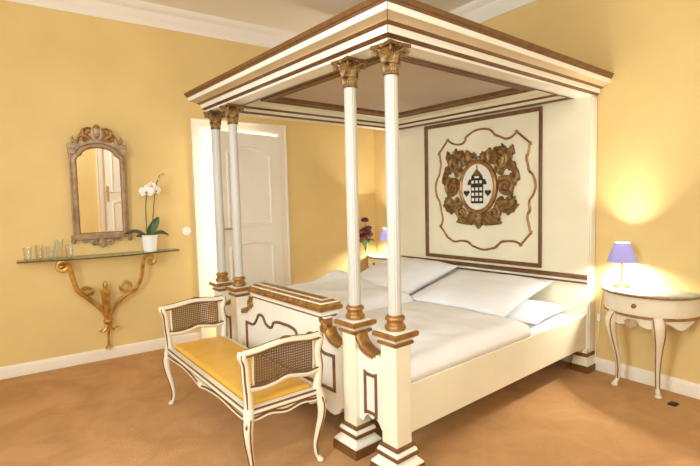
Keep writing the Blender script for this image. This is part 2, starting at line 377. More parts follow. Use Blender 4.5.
def door_leaf(name, w, h):
    """leaf in local XZ, hinge at x=0, free edge at x=-w, room side y=-0.04"""
    m = MB(M_DOOR); m.box(-w, 0, -0.04, 0, 0.006, h)
    lf = struct(m.build(name, bevel=0.003))
    mp = [(0, 0), (0.006, .012), (.018, .016), (.03, .010), (.034, 0)]
    for nm, pts in (('upper_panel', arch_panel(-w + .13, -.13, 1.13, h - .13, .07)), ('lower_panel', arch_panel(-w + .13, -.13, .17, .99, .05))):
        p = MB(M_DOOR)
        p.sweep(pts, mp, lambda u, v, q: (u, -0.04 - q, v), closed=True)
        ins = [(-w / 2 + (u + w / 2) * .80, (v - (pts[0][1] + h / 4)) * 1 + (pts[0][1] + h / 4)) for u, v in pts]
        p.build('door_panel', lf)
    hd = MB(M_BRASS)
    hd.box(-w + .035, -w + .075, -.048, -.04, .95, 1.25)
    hd.tube([(-w + .055, -.045, 1.13), (-w + .055, -.09, 1.13), (-w + .075, -.10, 1.13), (-w + .17, -.10, 1.13)], .009, 8, smooth=4)
    hd.sphere((-w + .055, -.05, 1.04), .012)
    hd.build('door_handle', lf)
    return lf
lf = door_leaf('door_1', DR - DL - .026, DT - .045); lf.location = (DR - .013, 0, 0); lf.rotation_euler = (0, 0, R(15))
lf2 = door_leaf('door_2', SD1 - SD0 - .026, 2.18); lf2.location = (SD1 - .013, YS - .05, 0); lf2.scale = (1, -1, 1)

# ------------------------------------------------------------------ four poster bed (local axes: x from foot to head, y from near side to far side)
BL, BR = (0, -2.781, 0), 0.083995
bed = thing('four_poster_bed', 'cream four-poster bed with brown-gilt mouldings under a corniced canopy on slim fluted columns', 'bed', BL, BR)
XF, W = -2.185, 2.10
CX = -2.126; CY = [0.043, 0.352, W - 0.352, W - 0.043]
ID = lambda u, v, w: (u, v, w)
# canopy: frieze, cornice, soffit
m = MB(M_IVORY, M_BROWN, M_TAN, M_CREAM)
prof = [(-.13, 2.122), (0.0, 2.120), (0.004, 2.133), (0.010, 2.134), (0.022, 2.146), (0.026, 2.147), (0.031, 2.160), (0.026, 2.163), (0.033, 2.178), (0.038, 2.179), (0.048, 2.187), (0.052, 2.190),
        (0.060, 2.197), (0.085, 2.206), (0.097, 2.209), (0.101, 2.210), (0.106, 2.237), (0.109, 2.239), (0.112, 2.250), (0.118, 2.252), (0.125, 2.270), (0.124, 2.275), (-.13, 2.275)]
pm = [0, 0, 1, 1, 1, 0, 0, 0, 1, 1, 1, 2, 2, 2, 0, 0, 1, 1, 1, 1, 1, 1]
m.sweep([(0.02, W), (XF, W), (XF, 0), (0.02, 0)][::-1], prof, ID, mi=pm) if False else m.sweep([(0.03, 0), (XF, 0), (XF, W), (0.03, W)], prof, ID, mi=pm)
can = m.build('canopy', bed)
m = MB(M_BROWN); m.tube([(XF - d - .001, -d - .001, z) for d, z in prof[1:-2]], .0016, 5); m.build('corner_seam', can)
m = MB(M_BROWN, M_CREAM, M_TAN)     # inner face of the frieze, seen on the far side
pin = [(-.112, 2.119), (-.132, 2.119), (-.134, 2.133), (-.131, 2.134), (-.133, 2.158), (-.140, 2.160), (-.150, 2.172), (-.142, 2.176), (-.14, 2.205)]
m.sweep([(.03, 0), (XF, 0), (XF, W), (.03, W)], pin, ID, closed=True, mi=[0, 0, 0, 1, 0, 0, 2, 1]); m.build('frieze_lining', can)
RX0, RX1, RY0, RY1 = -1.81, -.35, .35, 1.75
m = MB(M_CREAM)
zz = 2.205
for a in ((XF + .12, RX0, .12, W - .12), (RX1, -.06, .12, W - .12), (RX0, RX1, .12, RY0), (RX0, RX1, RY1, W - .12)): m.box(a[0], a[1], a[2], a[3], zz, zz + .02)
m.build('soffit', can)
m = MB(M_BROWN, M_TAN)
m.sweep([(RX0, RY0), (RX1, RY0), (RX1, RY1), (RX0, RY1)], [(-.045, zz), (-.043, zz - .016), (-.015, zz - .020), (-.010, zz - .006), (0.004, zz - .006), (0.008, zz - .014), (.035, zz - .008), (.040, zz + .02)], ID, closed=True, mi=[0, 0, 0, 1, 0, 0, 0]); m.build('recess_molding', can)
m = MB(M_MAUVE); m.box(RX0 - .02, RX1 + .02, RY0 - .02, RY1 + .02, zz + .02, zz + .035); m.build('ceiling_panel', can)
m = MB(M_BROWN); m.box(XF - .115, .03, -.115, W + .115, 2.262, 2.274); m.build('canopy_roof', can)

# columns
def flute(k, z): return 1 - 0.085 * (1 if k % 4 == 2 else (0.55 if k % 2 else 0))
def leaf_strip(mb, base, out, h, w, curl, mi=0, tilt=0.0):
    """acanthus leaf: rises from base, curls outward; out = unit outward dir"""
    o = Vector(out); side = Vector((-o.y, o.x, 0)); b = Vector(base)
    def fn(u, v):
        t = u; z = h * (t if t < .8 else .8 + (t - .8) * 0.2 - (t - .8) ** 2 * 3.0); d = tilt * t + curl * t ** 3
        ww = w * (1 - t ** 3 * .75) * (1 + .16 * math.sin(t * 22)); s_ = (v - .5) * 2
        return tuple(b + o * (d - abs(s_) * .10 * w + .0025 * math.cos(s_ * 9)) + side * (ww * s_ * .5) + Vector((0, 0, z)))
    mb.grid(fn, 10, 6, mi, thick=tuple(o * .004))
sh = MB(M_COLUMN)
sh.lathe([(.0345, .812), (.034, .83), (.0335, 1.2), (.0325, 1.985)], (0, 0, 0), 64, mod=flute)
shaft = sh.build('column', bed, angle=60)
cb = MB(M_GILT, M_IVORY)
cb.lathe([(.046, .737), (.052, .744), (.054, .754), (.050, .764), (.044, .768), (.042, .774), (.042, .784), (.044, .788), (.050, .792), (.051, .799), (.047, .806), (.038, .809), (.0375, .815)], (0, 0, 0), 28); cb.build('column_base', shaft)
cp_ = MB(M_CARVE, M_BROWN)
cp_.lathe([(.036, 1.978), (.041, 1.982), (.041, 1.99), (.036, 1.994), (.036, 2.02), (.040, 2.028), (.047, 2.032), (.047, 2.040), (.040, 2.044), (.042, 2.07), (.055, 2.092), (.058, 2.10)], (0, 0, 0), 24)
for k in range(8):
    a = 2 * PI * (k + .5) / 8; leaf_strip(cp_, (.037 * math.cos(a), .037 * math.sin(a), 1.995), (math.cos(a), math.sin(a), 0), .040, .028, .012)
    a = 2 * PI * k / 8; leaf_strip(cp_, (.042 * math.cos(a), .042 * math.sin(a), 2.040), (math.cos(a), math.sin(a), 0), .052, .036, .024, tilt=.012)
    a = 2 * PI * (k + .5) / 8; leaf_strip(cp_, (.044 * math.cos(a), .044 * math.sin(a), 2.046), (math.cos(a), math.sin(a), 0), .064, .032, .026, tilt=.016)
for k in range(4):
    a = PI / 4 + k * PI / 2; o = Vector((math.cos(a), math.sin(a), 0))
    pts = [Vector(o * (.074 + dx)) + Vector((0, 0, 2.088 + dz)) for dx, dz in spiral((0, 0), .016, .004, PI * .75, -1.5, 18)]
    cp_.tube(pts, [.0065 - .003 * i / 18 for i in range(19)], 6)
ab = []
for k in range(4):
    a0 = PI / 4 + k * PI / 2
    c0 = Vector((math.cos(a0), math.sin(a0))) * .098; c1 = Vector((math.cos(a0 + PI / 2), math.sin(a0 + PI / 2))) * .098
    for j in range(6):
        t = j / 6; p = c0.lerp(c1, t); p = p * (1 - .16 * math.sin(PI * t)); ab.append((p.x, p.y))
cp_.prism(ab, lambda u, v, s_: (u, v, 2.104 if s_ == 0 else 2.121), 1)
for k in range(4):
    a = k * PI / 2; cp_.sphere((.060 * math.cos(a), .060 * math.sin(a), 2.108), .013, 0, 10, 6)
cp_.build('capital', shaft)
shaft.location = (CX, CY[0], 0)
# piers
p_ = MB(M_CREAM); p_.box(-.053, .053, -.053, .053, .02, .70); pier = p_.build('pier', bed, bevel=.003)
SQ = [(-.053, -.053), (-.053, .053), (.053, .053), (.053, -.053)]
pc = MB(M_IVORY, M_GILT)
pprof = [(-.01, .664), (.004, .664), (.012, .671), (.013, .682), (.004, .686), (.006, .692), (.018, .700), (.022, .707), (.028, .708), (.031, .720), (.029, .731), (.020, .734), (.008, .738), (-.053, .738)]
pc.sweep(SQ, pprof, ID, closed=True, mi=[0, 1, 1, 1, 0, 0, 0, 1, 1, 1, 1, 0, 0]); pc.build('pier_cap', pier)
pb = MB(M_IVORY, M_BROWN, M_BLACK)
pb.sweep(SQ, [(0, .158), (.012, .152), (.014, .142), (.010, .138), (.016, .132), (.020, .118), (.026, .112), (.026, .100), (.014, .094), (.018, .084), (.036, .066), (.042, .058), (.042, .052), (.045, .050), (.047, 0), (-.05, 0)], ID, closed=True,
         mi=[1, 1, 1, 0, 0, 1, 1, 1, 0, 0, 0, 0, 1, 1, 1]); pb.build('pier_plinth', pier)
pier.location = (CX, CY[0], 0)
for y in CY[1:]:
    for src in (shaft, pier):
        c = dup_child(src, bed); c.location = (CX, y, 0)
# footboard between the inner piers
y0, y1 = CY[1] + .053, CY[2] - .053; yc = (y0 + y1) / 2; hw = (y1 - y0) / 2
half = [(0, .70), (hw - .185, .70), (hw - .185, .64), (hw - .165, .615), (hw - .13, .59), (hw - .08, .575), (hw - .03, .57), (hw, .57), (hw, .20), (hw - .05, .20), (hw - .075, .16), (hw - .12, .135), (hw - .18, .14), (hw - .22, .165), (hw - .30, .15), (hw - .36, .12), (0, .12)]
poly = [(yc + a, z) for a, z in half] + [(yc - a, z) for a, z in half[::-1][1:-1]]
poly = [p for i, p in enumerate(poly)]
m = MB(M_IVORY); m.prism(poly, lambda u, v, s_: ((-2.155, -2.095)[s_], u, v)); fb = m.build('footboard', bed, bevel=.003)
m = MB(M_IVORY, M_GILT)
ce = .425
capp = [(-.0, .690), (.0, .690), (.006, .702), (.012, .706), (.014, .722), (.022, .732), (.027, .735), (.030, .755), (.022, .762), (.018, .778), (.006, .784), (-.004, .785), (-.012, .795), (-.028, .798), (-.05, .798)]
m.sweep([(-2.155, yc - ce), (-2.155, yc + ce), (-2.045, yc + ce), (-2.045, yc - ce)], capp, ID, closed=True, mi=[0, 1, 1, 0, 0, 0, 1, 1, 1, 0, 1, 1, 0, 1]); m.box(-2.118, -2.082, yc - ce + .04, yc + ce - .04, .69, .7975, 1)
m.build('footboard_cap', fb, angle=30)
def xs(x): return lambda u, v, w: (x - w, u, v)
molding = [(-.007, 0), (-.006, .006), (0, .010), (.006, .006), (.007, 0)]
def mold(path, x, parent, name, closed=False, k=5, mat_=M_BROWN, sc=1.0, smooth=True):
    m = MB(mat_); pts = cat2(path, k, closed) if smooth else path
    m.sweep(pts, [(d * sc, w * sc) for d, w in molding], xs(x), closed=closed)
    return m.build(name, parent)
pw = .535
sq = [(-pw, .285), (-pw, .49), (-pw + .10, .49), (-pw + .15, .525), (-pw + .19, .575), (-pw + .25, .575), (-pw + .29, .53), (-pw + .34, .515), (-pw + .375, .525), (-pw + .40, .56), (-pw + .47, .575)]
sqs = [sq[0], sq[1]] + cat2(sq[1:], 5)[1:]
full = [(yc + a, z) for a, z in sqs] + [(yc - a, z) for a, z in sqs[::-1]]
mold(full, -2.155, fb, 'panel_molding', closed=True, smooth=False, sc=1.35)
def bracket(parent, cy, cz, ry, rz, sgn, x=-2.155):
    """concave quarter scroll from a high point falling away"""
    m = MB(M_GILT)
    pts = []
    for k in range(9):
        t = k / 8 * PI / 2; pts.append((cy + sgn * (ry - ry * math.cos(t)), cz - rz * math.sin(t)))
    vs_ = [(x - .018, y_, z_) for y_, z_ in pts]
    m.tube([(x + .025, y_, z_) for y_, z_ in pts], .016, 8, up=(1, 0, 0), flat=(2.6, 1.0))
    m.tube([(x - .014, y_ - sgn * .010, z_ - .012) for y_, z_ in pts], .007, 6)
    sp = spiral((pts[-1][0], pts[-1][1] + .012), .014, .004, -PI / 2, -1.2 * sgn, 14)
    return m.build('scroll_bracket', parent)
def curl(parent, y, z, sgn, x=-2.155):
    m = MB(M_GILT)
    sp = spiral((y, z), .030, .006, PI / 2, 1.6 * sgn, 26)
    m.tube([(x - .012, a, b) for a, b in sp], [.012 - .006 * i / 26 for i in range(27)], 8)
    m.tube([(x - .012, y, z + .030), (x - .012, y + .012 * sgn, z + .042), (x - .012, y + .012 * sgn, z + .055)], [.012, .015, .018], 8, smooth=4)
    m.box(x - .018, x + .05, y - .012, y + .012, z - .01, z + .055)
    return m.build('scroll_bracket', parent)
for s_ in (-1, 1):
    bracket(fb, yc + s_ * (hw - .168), .645, .125, .075, s_)
    curl(fb, yc + s_ * (hw - .195), .640, -s_)
# link panels between the paired piers
for ya, yb in ((CY[1] - .053, CY[0] + .053), (CY[2] + .053, CY[3] - .053)):
    sg = 1 if yb > ya else -1; L = abs(yb - ya)
    pts = [(0, .68), (.012, .65), (.03, .618), (.06, .595), (.10, .583), (L, .58), (L, .20), (L - .03, .195), (L - .05, .225), (L - .08, .245), (L * .5, .225), (.07, .245), (.045, .225), (.03, .195), (0, .20)]
    m = MB(M_IVORY); m.prism([(ya + sg * a, z) for a, z in pts], lambda u, v, s_: ((-2.155, -2.10)[s_], u, v)); lp = m.build('link_panel', bed, bevel=.002)
    bracket(lp, ya + sg * .004, .675, .135, .092, sg)
    c = (ya + yb) / 2 + .005; n_ = .042
    fr = [(c - n_, .255), (c - n_ * .6, .262), (c + n_ * .6, .262), (c + n_, .255), (c + n_, .475), (c + n_ * .6, .468), (c - n_ * .6, .468), (c - n_, .475)]
    mold(fr[::-1], -2.155, lp, 'panel_molding', closed=True, smooth=False, sc=1.2)
# side rails
for ya, yb in ((.012, .045), (W - .045, W - .012)):
    m = MB(M_CREAM); m.box(-2.09, -.05, ya, yb, .19, .446); m.build('side_rail', bed, bevel=.004)
m = MB(M_CREAM); m.box(-2.09, -.06, .045, W - .045, .20, .235); m.build('slat_base', bed)
# headboard
HX = -.06
m = MB(M_CREAM); m.box(HX, .035, 0, W, .10, 2.20); hb = m.build('headboard', bed, bevel=.004)
m = MB(M_IVORY); m.box(HX + .012, .03, -.010, 0.0, .16, 2.115); m.build('edge_strip', hb, bevel=.003)
m = MB(M_IVORY, M_BROWN)
m.sweep([(HX, .0), (HX, W)][::1], [(0, .688), (.008, .690), (.012, .697), (.008, .705), (.004, .707), (.004, .722), (.010, .724), (.020, .732), (.022, .748), (.012, .757), (0, .760)], ID, mi=[1, 1, 1, 0, 0, 1, 1, 1, 1, 1]); m.build('dado_molding', hb)
for ya, yb in ((-.02, .10), (W - .10, W + .02)):
    m = MB(M_CREAM, M_BROWN); q = [(HX - .03, ya + .012), (HX - .03, yb - .012), (.03, yb - .012), (.03, ya + .012)]
    m.sweep(q, [(-.02, .185), (.0, .185), (0, .15), (.008, .147), (.010, .125), (.004, .122), (.004, .105), (.012, .07), (.018, .055), (.018, .05), (.022, .048), (.022, 0), (-.02, 0)], ID, closed=True, mi=[0, 0, 1, 1, 1, 0, 0, 0, 1, 1, 1, 1]); m.build('headboard_plinth', hb)
FY0, FY1, FZ0, FZ1 = .378, 1.630, .785, 2.105
m = MB(M_BROWN, M_GILT); m.sweep([(FY0, FZ0), (FY0, FZ1), (FY1, FZ1), (FY1, FZ0)], [(0, 0), (.002, .020), (-.008, .024), (-.012, .018), (-.022, .016), (-.029, .010), (-.031, 0)], xs(HX), closed=True, mi=0); m.build('panel_frame', hb)
K = 1.0
# cartouche outline as read from the panel
pc0 = (.99, 1.46)
out_half = [(0, 2.0), (.085, 1.985), (.105, 1.945), (.125, 1.925), (.24, 1.885), (.30, 1.925), (.36, 1.935), (.45, 1.83), (.475, 1.815), (.435, 1.72), (.43, 1.66), (.455, 1.605), (.475, 1.58), (.455, 1.545), (.495, 1.46)]
up = [(a, z) for a, z in out_half]
lowr = [(a, 2 * 1.455 - z - .01) for a, z in out_half[::-1][1:]]
right = up + lowr; left = [(-a, z) for a, z in right[::-1][1:-1]]
loop = [(pc0[0] + .008 + a, z) for a, z in right + left]
meas = [(1.372, 1.942), (1.30, 1.90), (1.229, 1.889), (1.18, 1.90), (1.146, 1.955), (1.07, 1.993), (.985, 2.005), (0.90, 1.99), (.84, 1.935), (0.738, 1.89), (.68, 1.895), (0.624, 1.935), (0.506, 1.831), (0.515, 1.76), (.535, 1.70), (0.512, 1.599), (0.472, 1.55), (.452, 1.47), (0.470, 1.397), (0.508, 1.34), (0.503, 1.263), (.525, 1.21), (0.51, 1.13), (0.494, 1.065), (0.583, 0.962), (.64, .985), (0.71, 0.985), (.775, .975), (0.845, 0.918), (0.965, 0.891), (1.085, 0.92), (1.14, .955), (1.213, 0.962), (1.30, .95), (1.381, .99), (1.465, 1.09), (1.44, 1.16), (1.455, 1.24), (1.478, 1.34), (1.515, 1.40), (1.528, 1.481), (1.515, 1.55), (1.48, 1.61), (1.46, 1.70), (1.465, 1.76), (1.475, 1.83)]
cusp = {(1.372, 1.942), (1.146, 1.955), (.84, 1.935), (0.624, 1.935), (0.506, 1.831), (.535, 1.70), (0.512, 1.599), (0.503, 1.263), (0.494, 1.065), (0.583, 0.962), (.775, .975), (0.845, 0.918), (1.085, 0.92), (1.14, .955), (1.381, .99), (1.465, 1.09), (1.455, 1.24), (1.48, 1.61), (1.475, 1.83), (1.229, 1.889), (0.738, 1.89)}
meas = [q_ for p0 in meas for q_ in ([p0, p0] if p0 in cusp else [p0])]
loop = [(-1.592 + (a + 1.592) * .992, 1.394 + (z - 1.394) * .992) for a, z in meas]
mold(loop, HX, hb, 'scroll_outline', closed=True, k=4, sc=1.35, mat_=M_GILT)
CYM, CZM = .995, 1.475
# carved cartouche
m = MB(M_CARVE, M_BROWN)
X0 = HX
def P3(y, z, d): return (X0 - d, y, z)
def lobe(y, z, a, L, wd, d=.02, mi=0, bend=0.0):
    def fn(u, v):
        t = u; s_ = (v - .5) * 2; ww = wd * (math.sin(PI * min(1, .15 + t * .85)) ** .7 * (1 + .22 * math.sin(t * 20)))
        b = bend * t * t; ca, sa = math.cos(a + b), math.sin(a + b)
        yy = y + ca * L * t - sa * ww * s_ * .5; zz_ = z + sa * L * t + ca * ww * s_ * .5
        return P3(yy, zz_, .004 + d * (1 - .75 * s_ * s_) * (.5 + .5 * math.sin(PI * min(1, t + .1))) + .004 * math.cos(s_ * 8))
    m.grid(fn, 14, 8, mi, thick=(-.004, 0, 0))
def volute(y, z, r, a0, turns, w0=.020, d=.022, mi=0):
    sp = spiral((y, z), r, r * .12, a0, turns, 34)
    m.tube([P3(a, b, d) for a, b in sp], [w0 * (1 - .6 * i / 34) for i in range(35)], 8, mi)
    m.sphere(P3(y, z, d), r * .22, mi, 10, 6)
for s_ in (-1, 1):
    # the carving is nearly symmetrical about the oval
    fy = lambda a: CYM + s_ * a
    fa = lambda a: a if s_ > 0 else PI - a
    volute(fy(.235), CZM + .225, .085, fa(2.4), -1.6 * s_, .024)
    volute(fy(.285), CZM - .005, .085, fa(2.2), -1.7 * s_, .024)
    volute(fy(.175), CZM - .235, .060, fa(1.4), -1.5 * s_, .022)
    for (a, z, an, L, wd, bd, mi) in ((.20, .12, .9, .26, .13, .5, 0), (.15, .20, 1.3, .20, .12, -.5, 1), (.28, .26, .35, .12, .09, .6, 0), (.32, .06, .0, .12, .12, 1.0, 0), (.21, .04, -.25, .20, .12, -.6, 1), (.30, -.10, -.7, .13, .11, -.6, 0),
                                       (.20, -.12, -.7, .22, .13, .5, 0), (.26, -.20, -.35, .15, .08, .9, 1), (.12, -.22, -1.2, .17, .12, .5, 0), (.05, -.24, -1.1, .15, .11, .3, 1), (.12, .23, 1.9, .12, .10, -.4, 0), (.30, .17, .25, .10, .10, -.8, 1), (.24, -.02, .4, .15, .08, .4, 0)):
        lobe(fy(a), CZM + z, fa(an), L, wd, .030, mi, bd * s_)
    lobe(fy(.03), CZM + .225, fa(1.1), .10, .08, .025, 0, .3 * s_)
lobe(CYM, CZM - .22, -PI / 2, .17, .14, .03, 0)
m.build('cartouche', hb)
m = MB(M_GILT); el = [(CYM + .178 * math.cos(2 * PI * k / 48), CZM + .222 * math.sin(2 * PI * k / 48)) for k in range(48)]
m.sweep(el, [(-.028, .002), (-.024, .030), (-.008, .038), (.004, .034), (.012, .026), (.014, 0)], xs(HX), closed=True); m.build('medallion_rim', hb)
m = MB(M_IVORY); m.prism([(CYM + .172 * math.cos(2 * PI * k / 48), CZM + .216 * math.sin(2 * PI * k / 48)) for k in range(48)], lambda u, v, s_: (HX - .001 - .024 * s_, u, v)); med = m.build('medallion', hb)
xm = HX - .025
m = MB(M_BLACK, M_BROWN, M_IVORY)   # little turreted gatehouse on the oval
def flat(poly, d, mi): m.prism([(CYM + a * 1.2, CZM + z * 1.08) for a, z in poly], lambda u, v, s_: (xm - d * s_, u, v), mi)
flat([(-.055, -.14), (.055, -.14), (.055, .02), (-.055, .02)], .004, 0)
flat([(-.088, .02), (.088, .02), (.072, .065), (-.072, .065)], .006, 0)
flat([(-.055, .065), (.055, .065), (.045, .10), (-.045, .10)], .005, 0)
flat([(-.045, .10), (.045, .10), (0, .155)], .005, 1); flat([(-.004, .15), (.004, .15), (.004, .185), (-.004, .185)], .004, 1)
for a in (-.036, 0, .036):
    for z in (-.12, -.075, -.03): flat([(a - .011, z), (a + .011, z), (a + .011, z + .026), (a - .011, z + .026)], .0075, 2)
    flat([(a - .010, .03), (a + .010, .03), (a + .010, .055), (a - .010, .055)], .009, 2)
flat([(-.02, .075), (.02, .075), (.02, .092), (-.02, .092)], .008, 2)
m.build('gatehouse_emblem', hb) if False else m.build('gatehouse_emblem', med)
m = MB(M_BLACK)
for s_ in (-1, 1):
    hp = []
    for k in range(20):
        t = 2 * PI * k / 20; hp.append((CYM + s_ * .116 + .0021 * 16 * math.sin(t) ** 3, CZM - .055 + .0021 * (13 * math.cos(t) - 5 * math.cos(2 * t) - 2 * math.cos(3 * t) - math.cos(4 * t))))
    mm_ = MB(M_BLACK); mm_.prism(hp, lambda u, v, q: (xm - .004 * q, u, v)); mm_.build('heart_emblem', med)

# ------------------------------------------------------------------ bedding (same axes as the bed)
def bedlocal(o): o.location = BL; o.rotation_euler = (0, 0, BR); return o
def rounded_slab(mb, x0, x1, ya, yb, z0, z1, r, nx=40, ny=30, amp=0.0, seed=0, scale=4, mi=0, crown=0.0, bump=None):
    """closed cushion-like slab with rounded edges and noisy top"""
    def ring(x, y):  # distance to edge
        return min(x - x0, x1 - x, y - ya, yb - y)
    def zt(x, y):
        d = max(0, ring(x, y)); e = min(1, d / r); rr = math.sqrt(max(0, 1 - (1 - e) ** 2))
        n_ = noise.noise(Vector((x * scale + seed, y * scale * .6, seed))) + .5 * noise.noise(Vector((x * scale * 2.1, y * scale * 2.3 + seed, 3)))
        return z0 + (z1 - z0) * (.35 + .65 * rr) + amp * n_ * e + (bump[2] * e * math.exp(-((x - bump[0]) / bump[3]) ** 2 - ((y - bump[1]) / .35) ** 2) if bump else 0) + crown * math.sin(PI * (x - x0) / (x1 - x0)) * math.sin(PI * (y - ya) / (yb - ya))
    def warp(t): return t
    us = [0, .01, .025, .045, .07] + [.07 + .86 * k / (nx - 8) for k in range(1, nx - 8)] + [.93, .955, .975, .99, 1]
    vv = [0, .01, .025, .045, .07] + [.07 + .86 * k / (ny - 8) for k in range(1, ny - 8)] + [.93, .955, .975, .99, 1]
    V = []; F = []; w = len(vv)
    for a in us:
        for b in vv: x = x0 + (x1 - x0) * a; y = ya + (yb - ya) * b; V.append((x, y, zt(x, y)))
    n_ = len(V)
    for a in us:
        for b in vv: x = x0 + (x1 - x0) * a; y = ya + (yb - ya) * b; V.append((x, y, z0))
    for i in range(len(us) - 1):
        for j in range(w - 1):
            q = (i * w + j, (i + 1) * w + j, (i + 1) * w + j + 1, i * w + j + 1); F.append(q); F.append(tuple(n_ + k for k in q)[::-1])
    edge = [i * w for i in range(len(us))] + [(len(us) - 1) * w + j for j in range(1, w)] + [i * w + w - 1 for i in range(len(us) - 2, -1, -1)] + [j for j in range(w - 2, 0, -1)]
    for k in range(len(edge)): a, c = edge[k], edge[(k + 1) % len(edge)]; F.append((a, c, n_ + c, n_ + a))
    mb.add(V, F, mi)
m = MB(M_LINEN); rounded_slab(m, -2.07, -.085, .05, W - .05, .236, .443, .05, amp=.004, seed=2)
tag(bedlocal(m.build('mattress', angle=180)), 'white sheeted mattress lying in the cream four-poster bed', 'mattress')
m = MB(M_LINEN); rounded_slab(m, -2.07, -.875, .018, 1.045, .448, .560, .09, 60, 50, amp=.020, seed=5, scale=3.5)
tag(bedlocal(m.build('duvet', angle=180)), 'puffy white duvet on the near half of the bed beside the visible cream side rail', 'duvet', 'duvets on the bed')
m = MB(M_LINEN); rounded_slab(m, -2.07, -.88, 1.055, 2.085, .448, .620, .12, 60, 50, amp=.022, seed=11, scale=3.2, bump=(-1.0, 1.95, .10, .2))
tag(bedlocal(m.build('duvet', angle=180)), 'puffy white duvet on the far half of the bed, toward the door wall', 'duvet', 'duvets on the bed')
def pillow(name, a, b, T, seed, nu=34):
    V = []; F = []; N = nu
    def shape(u, v, side):
        pu = u * (1 - .07 * (1 - abs(u)) * 0 - .055 * (1 - v * v) * abs(u) ** 3); pv = v * (1 - .055 * (1 - u * u) * abs(v) ** 3)
        h = ((1 - abs(u) ** 2.6) * (1 - abs(v) ** 2.6)); h = max(h, 0) ** .55
        n_ = noise.noise(Vector((u * 2.3 + seed, v * 2.3, side))) * .16 + noise.noise(Vector((u * 6 + seed, v * 6, side + 9))) * .06
        e = min(1, 5 * (1 - max(abs(u), abs(v))))
        return (pu * a, pv * b, side * T * h * (1 + n_) + .015 * n_ * e)
    m = MB(M_LINEN)
    for side in (1, -1):
        def fn(u, v):
            uu = math.sin((u * 2 - 1) * PI / 2); vv_ = math.sin((v * 2 - 1) * PI / 2); return shape(uu, vv_, side)
        m.grid(fn, N, N)
    return m.build(name, angle=180)
def place(o, loc, rot):
    B = Matrix.Translation(BL) @ Matrix.Rotation(BR, 4, 'Z')
    from mathutils import Euler
    o.matrix_world = B @ Matrix.Translation(loc) @ Euler(rot).to_matrix().to_4x4(); return o
p = tag(pillow('pillow', .39, .46, .08, 1), 'large plump white pillow on top of another on the near half of the bed', 'pillow', 'pillows at the headboard')
place(p, (-.485, .71, .608), (0, R(-11), R(2)))
p = tag(pillow('pillow', .30, .40, .042, 5), 'white pillow lying flat underneath the large near pillow, corner toward the side rail', 'pillow', 'pillows at the headboard')
place(p, (-.42, .49, .492), (0, R(-2), R(3)))
p = tag(pillow('pillow', .40, .44, .11, 9), 'plump white pillow leaning on the headboard on the far half of the bed', 'pillow', 'pillows at the headboard')
place(p, (-.50, 1.63, .625), (0, R(-15), R(-2)))

# ------------------------------------------------------------------ window bench at the foot
def cab(mb, pts, rads, n=10, mi=0): mb.tube(pts, rads, n, mi, smooth=6)
bench = thing('bench', 'cream bench with cane arm panels and golden yellow seat at the foot of the bed', 'bench', (0, 0, 0), BR - R(2.0))
_c = Matrix.Rotation(BR, 4, 'Z') @ Vector((-2.540, 1.022, 0)); bench.location = (_c.x, _c.y - 2.781, 0)
bx, by = .195, .622      # half depth, half length (local: x depth, y length)
m = MB(M_SATIN); rounded_slab(m, -bx + .022, bx - .022, -by + .024, by - .024, .395, .424, .02, 24, 40, amp=.002, seed=3, crown=.014); m.build('seat', bench, angle=180)
def rail(sx0, p0, p1, drop, nm, mid):
    """seat rail with scalloped lower edge and brown lines from p0 to p1 (xy)"""
    a, b = Vector(p0), Vector(p1); L = (b - a).length; d = (b - a).normalized(); nrm = Vector((d.y, -d.x))
    up_ = [(0, .405), (L, .405)]
    low = []
    for k in range(25):
        t = k / 24; s_ = abs(t - .5) * 2
        z = .352 - drop * (.55 + .45 * math.cos(t * 4 * PI)) * (1 - s_ ** 4) - drop * 1.1 * s_ ** 5 * .5
        if mid and s_ < .16: z -= .014 * (1 - s_ / .16)
        low.append((L * t, z))
    mb = MB(M_ANTIQ, M_BROWN)
    poly = [(0, .405)] + low + [(L, .405)]
    def fn(u, v, side): q = a + d * u + nrm * (.014 if side else -.014); return (q.x, q.y, v)
    mb.prism(poly, fn)
    q0 = a + nrm * .016; q1 = b + nrm * .016
    mb.tube([(q0.x, q0.y, .398), (q1.x, q1.y, .398)], .005, 6, 1)
    mb.tube([(q0.x, q0.y, .383), (q1.x, q1.y, .383)], .009, 8, 0)
    mb.tube([(q0.x, q0.y, .370), (q1.x, q1.y, .370)], .004, 6, 1)
    ed = [a + d * u + nrm * .015 for u, z in low]
    mb.tube([(q.x, q.y, z + .004) for q, (u, z) in zip(ed, low)], .006, 6, 0)
    mb.tube([(q.x, q.y, z + .014) for q, (u, z) in zip(ed, low)], 0.0058, 6, 1)
    if mid:
        c = (a + b) / 2 + nrm * .018
        for k in range(-2, 3):
            mb.tube([(c.x + d.x * k * .004, c.y + d.y * k * .004, .352), (c.x + d.x * k * .013, c.y + d.y * k * .013, .322 + abs(k) * .006)], [.004, .006], 6, 0)
    o = mb.build(nm, bench); return o
rail(0, (-bx, by), (-bx, -by), .022, 'seat_rail', True)
rail(0, (bx, -by), (bx, by), .022, 'seat_rail', False)
rail(0, (-bx, -by), (bx, -by), .018, 'seat_rail', False)
rail(0, (bx, by), (-bx, by), .018, 'seat_rail', False)
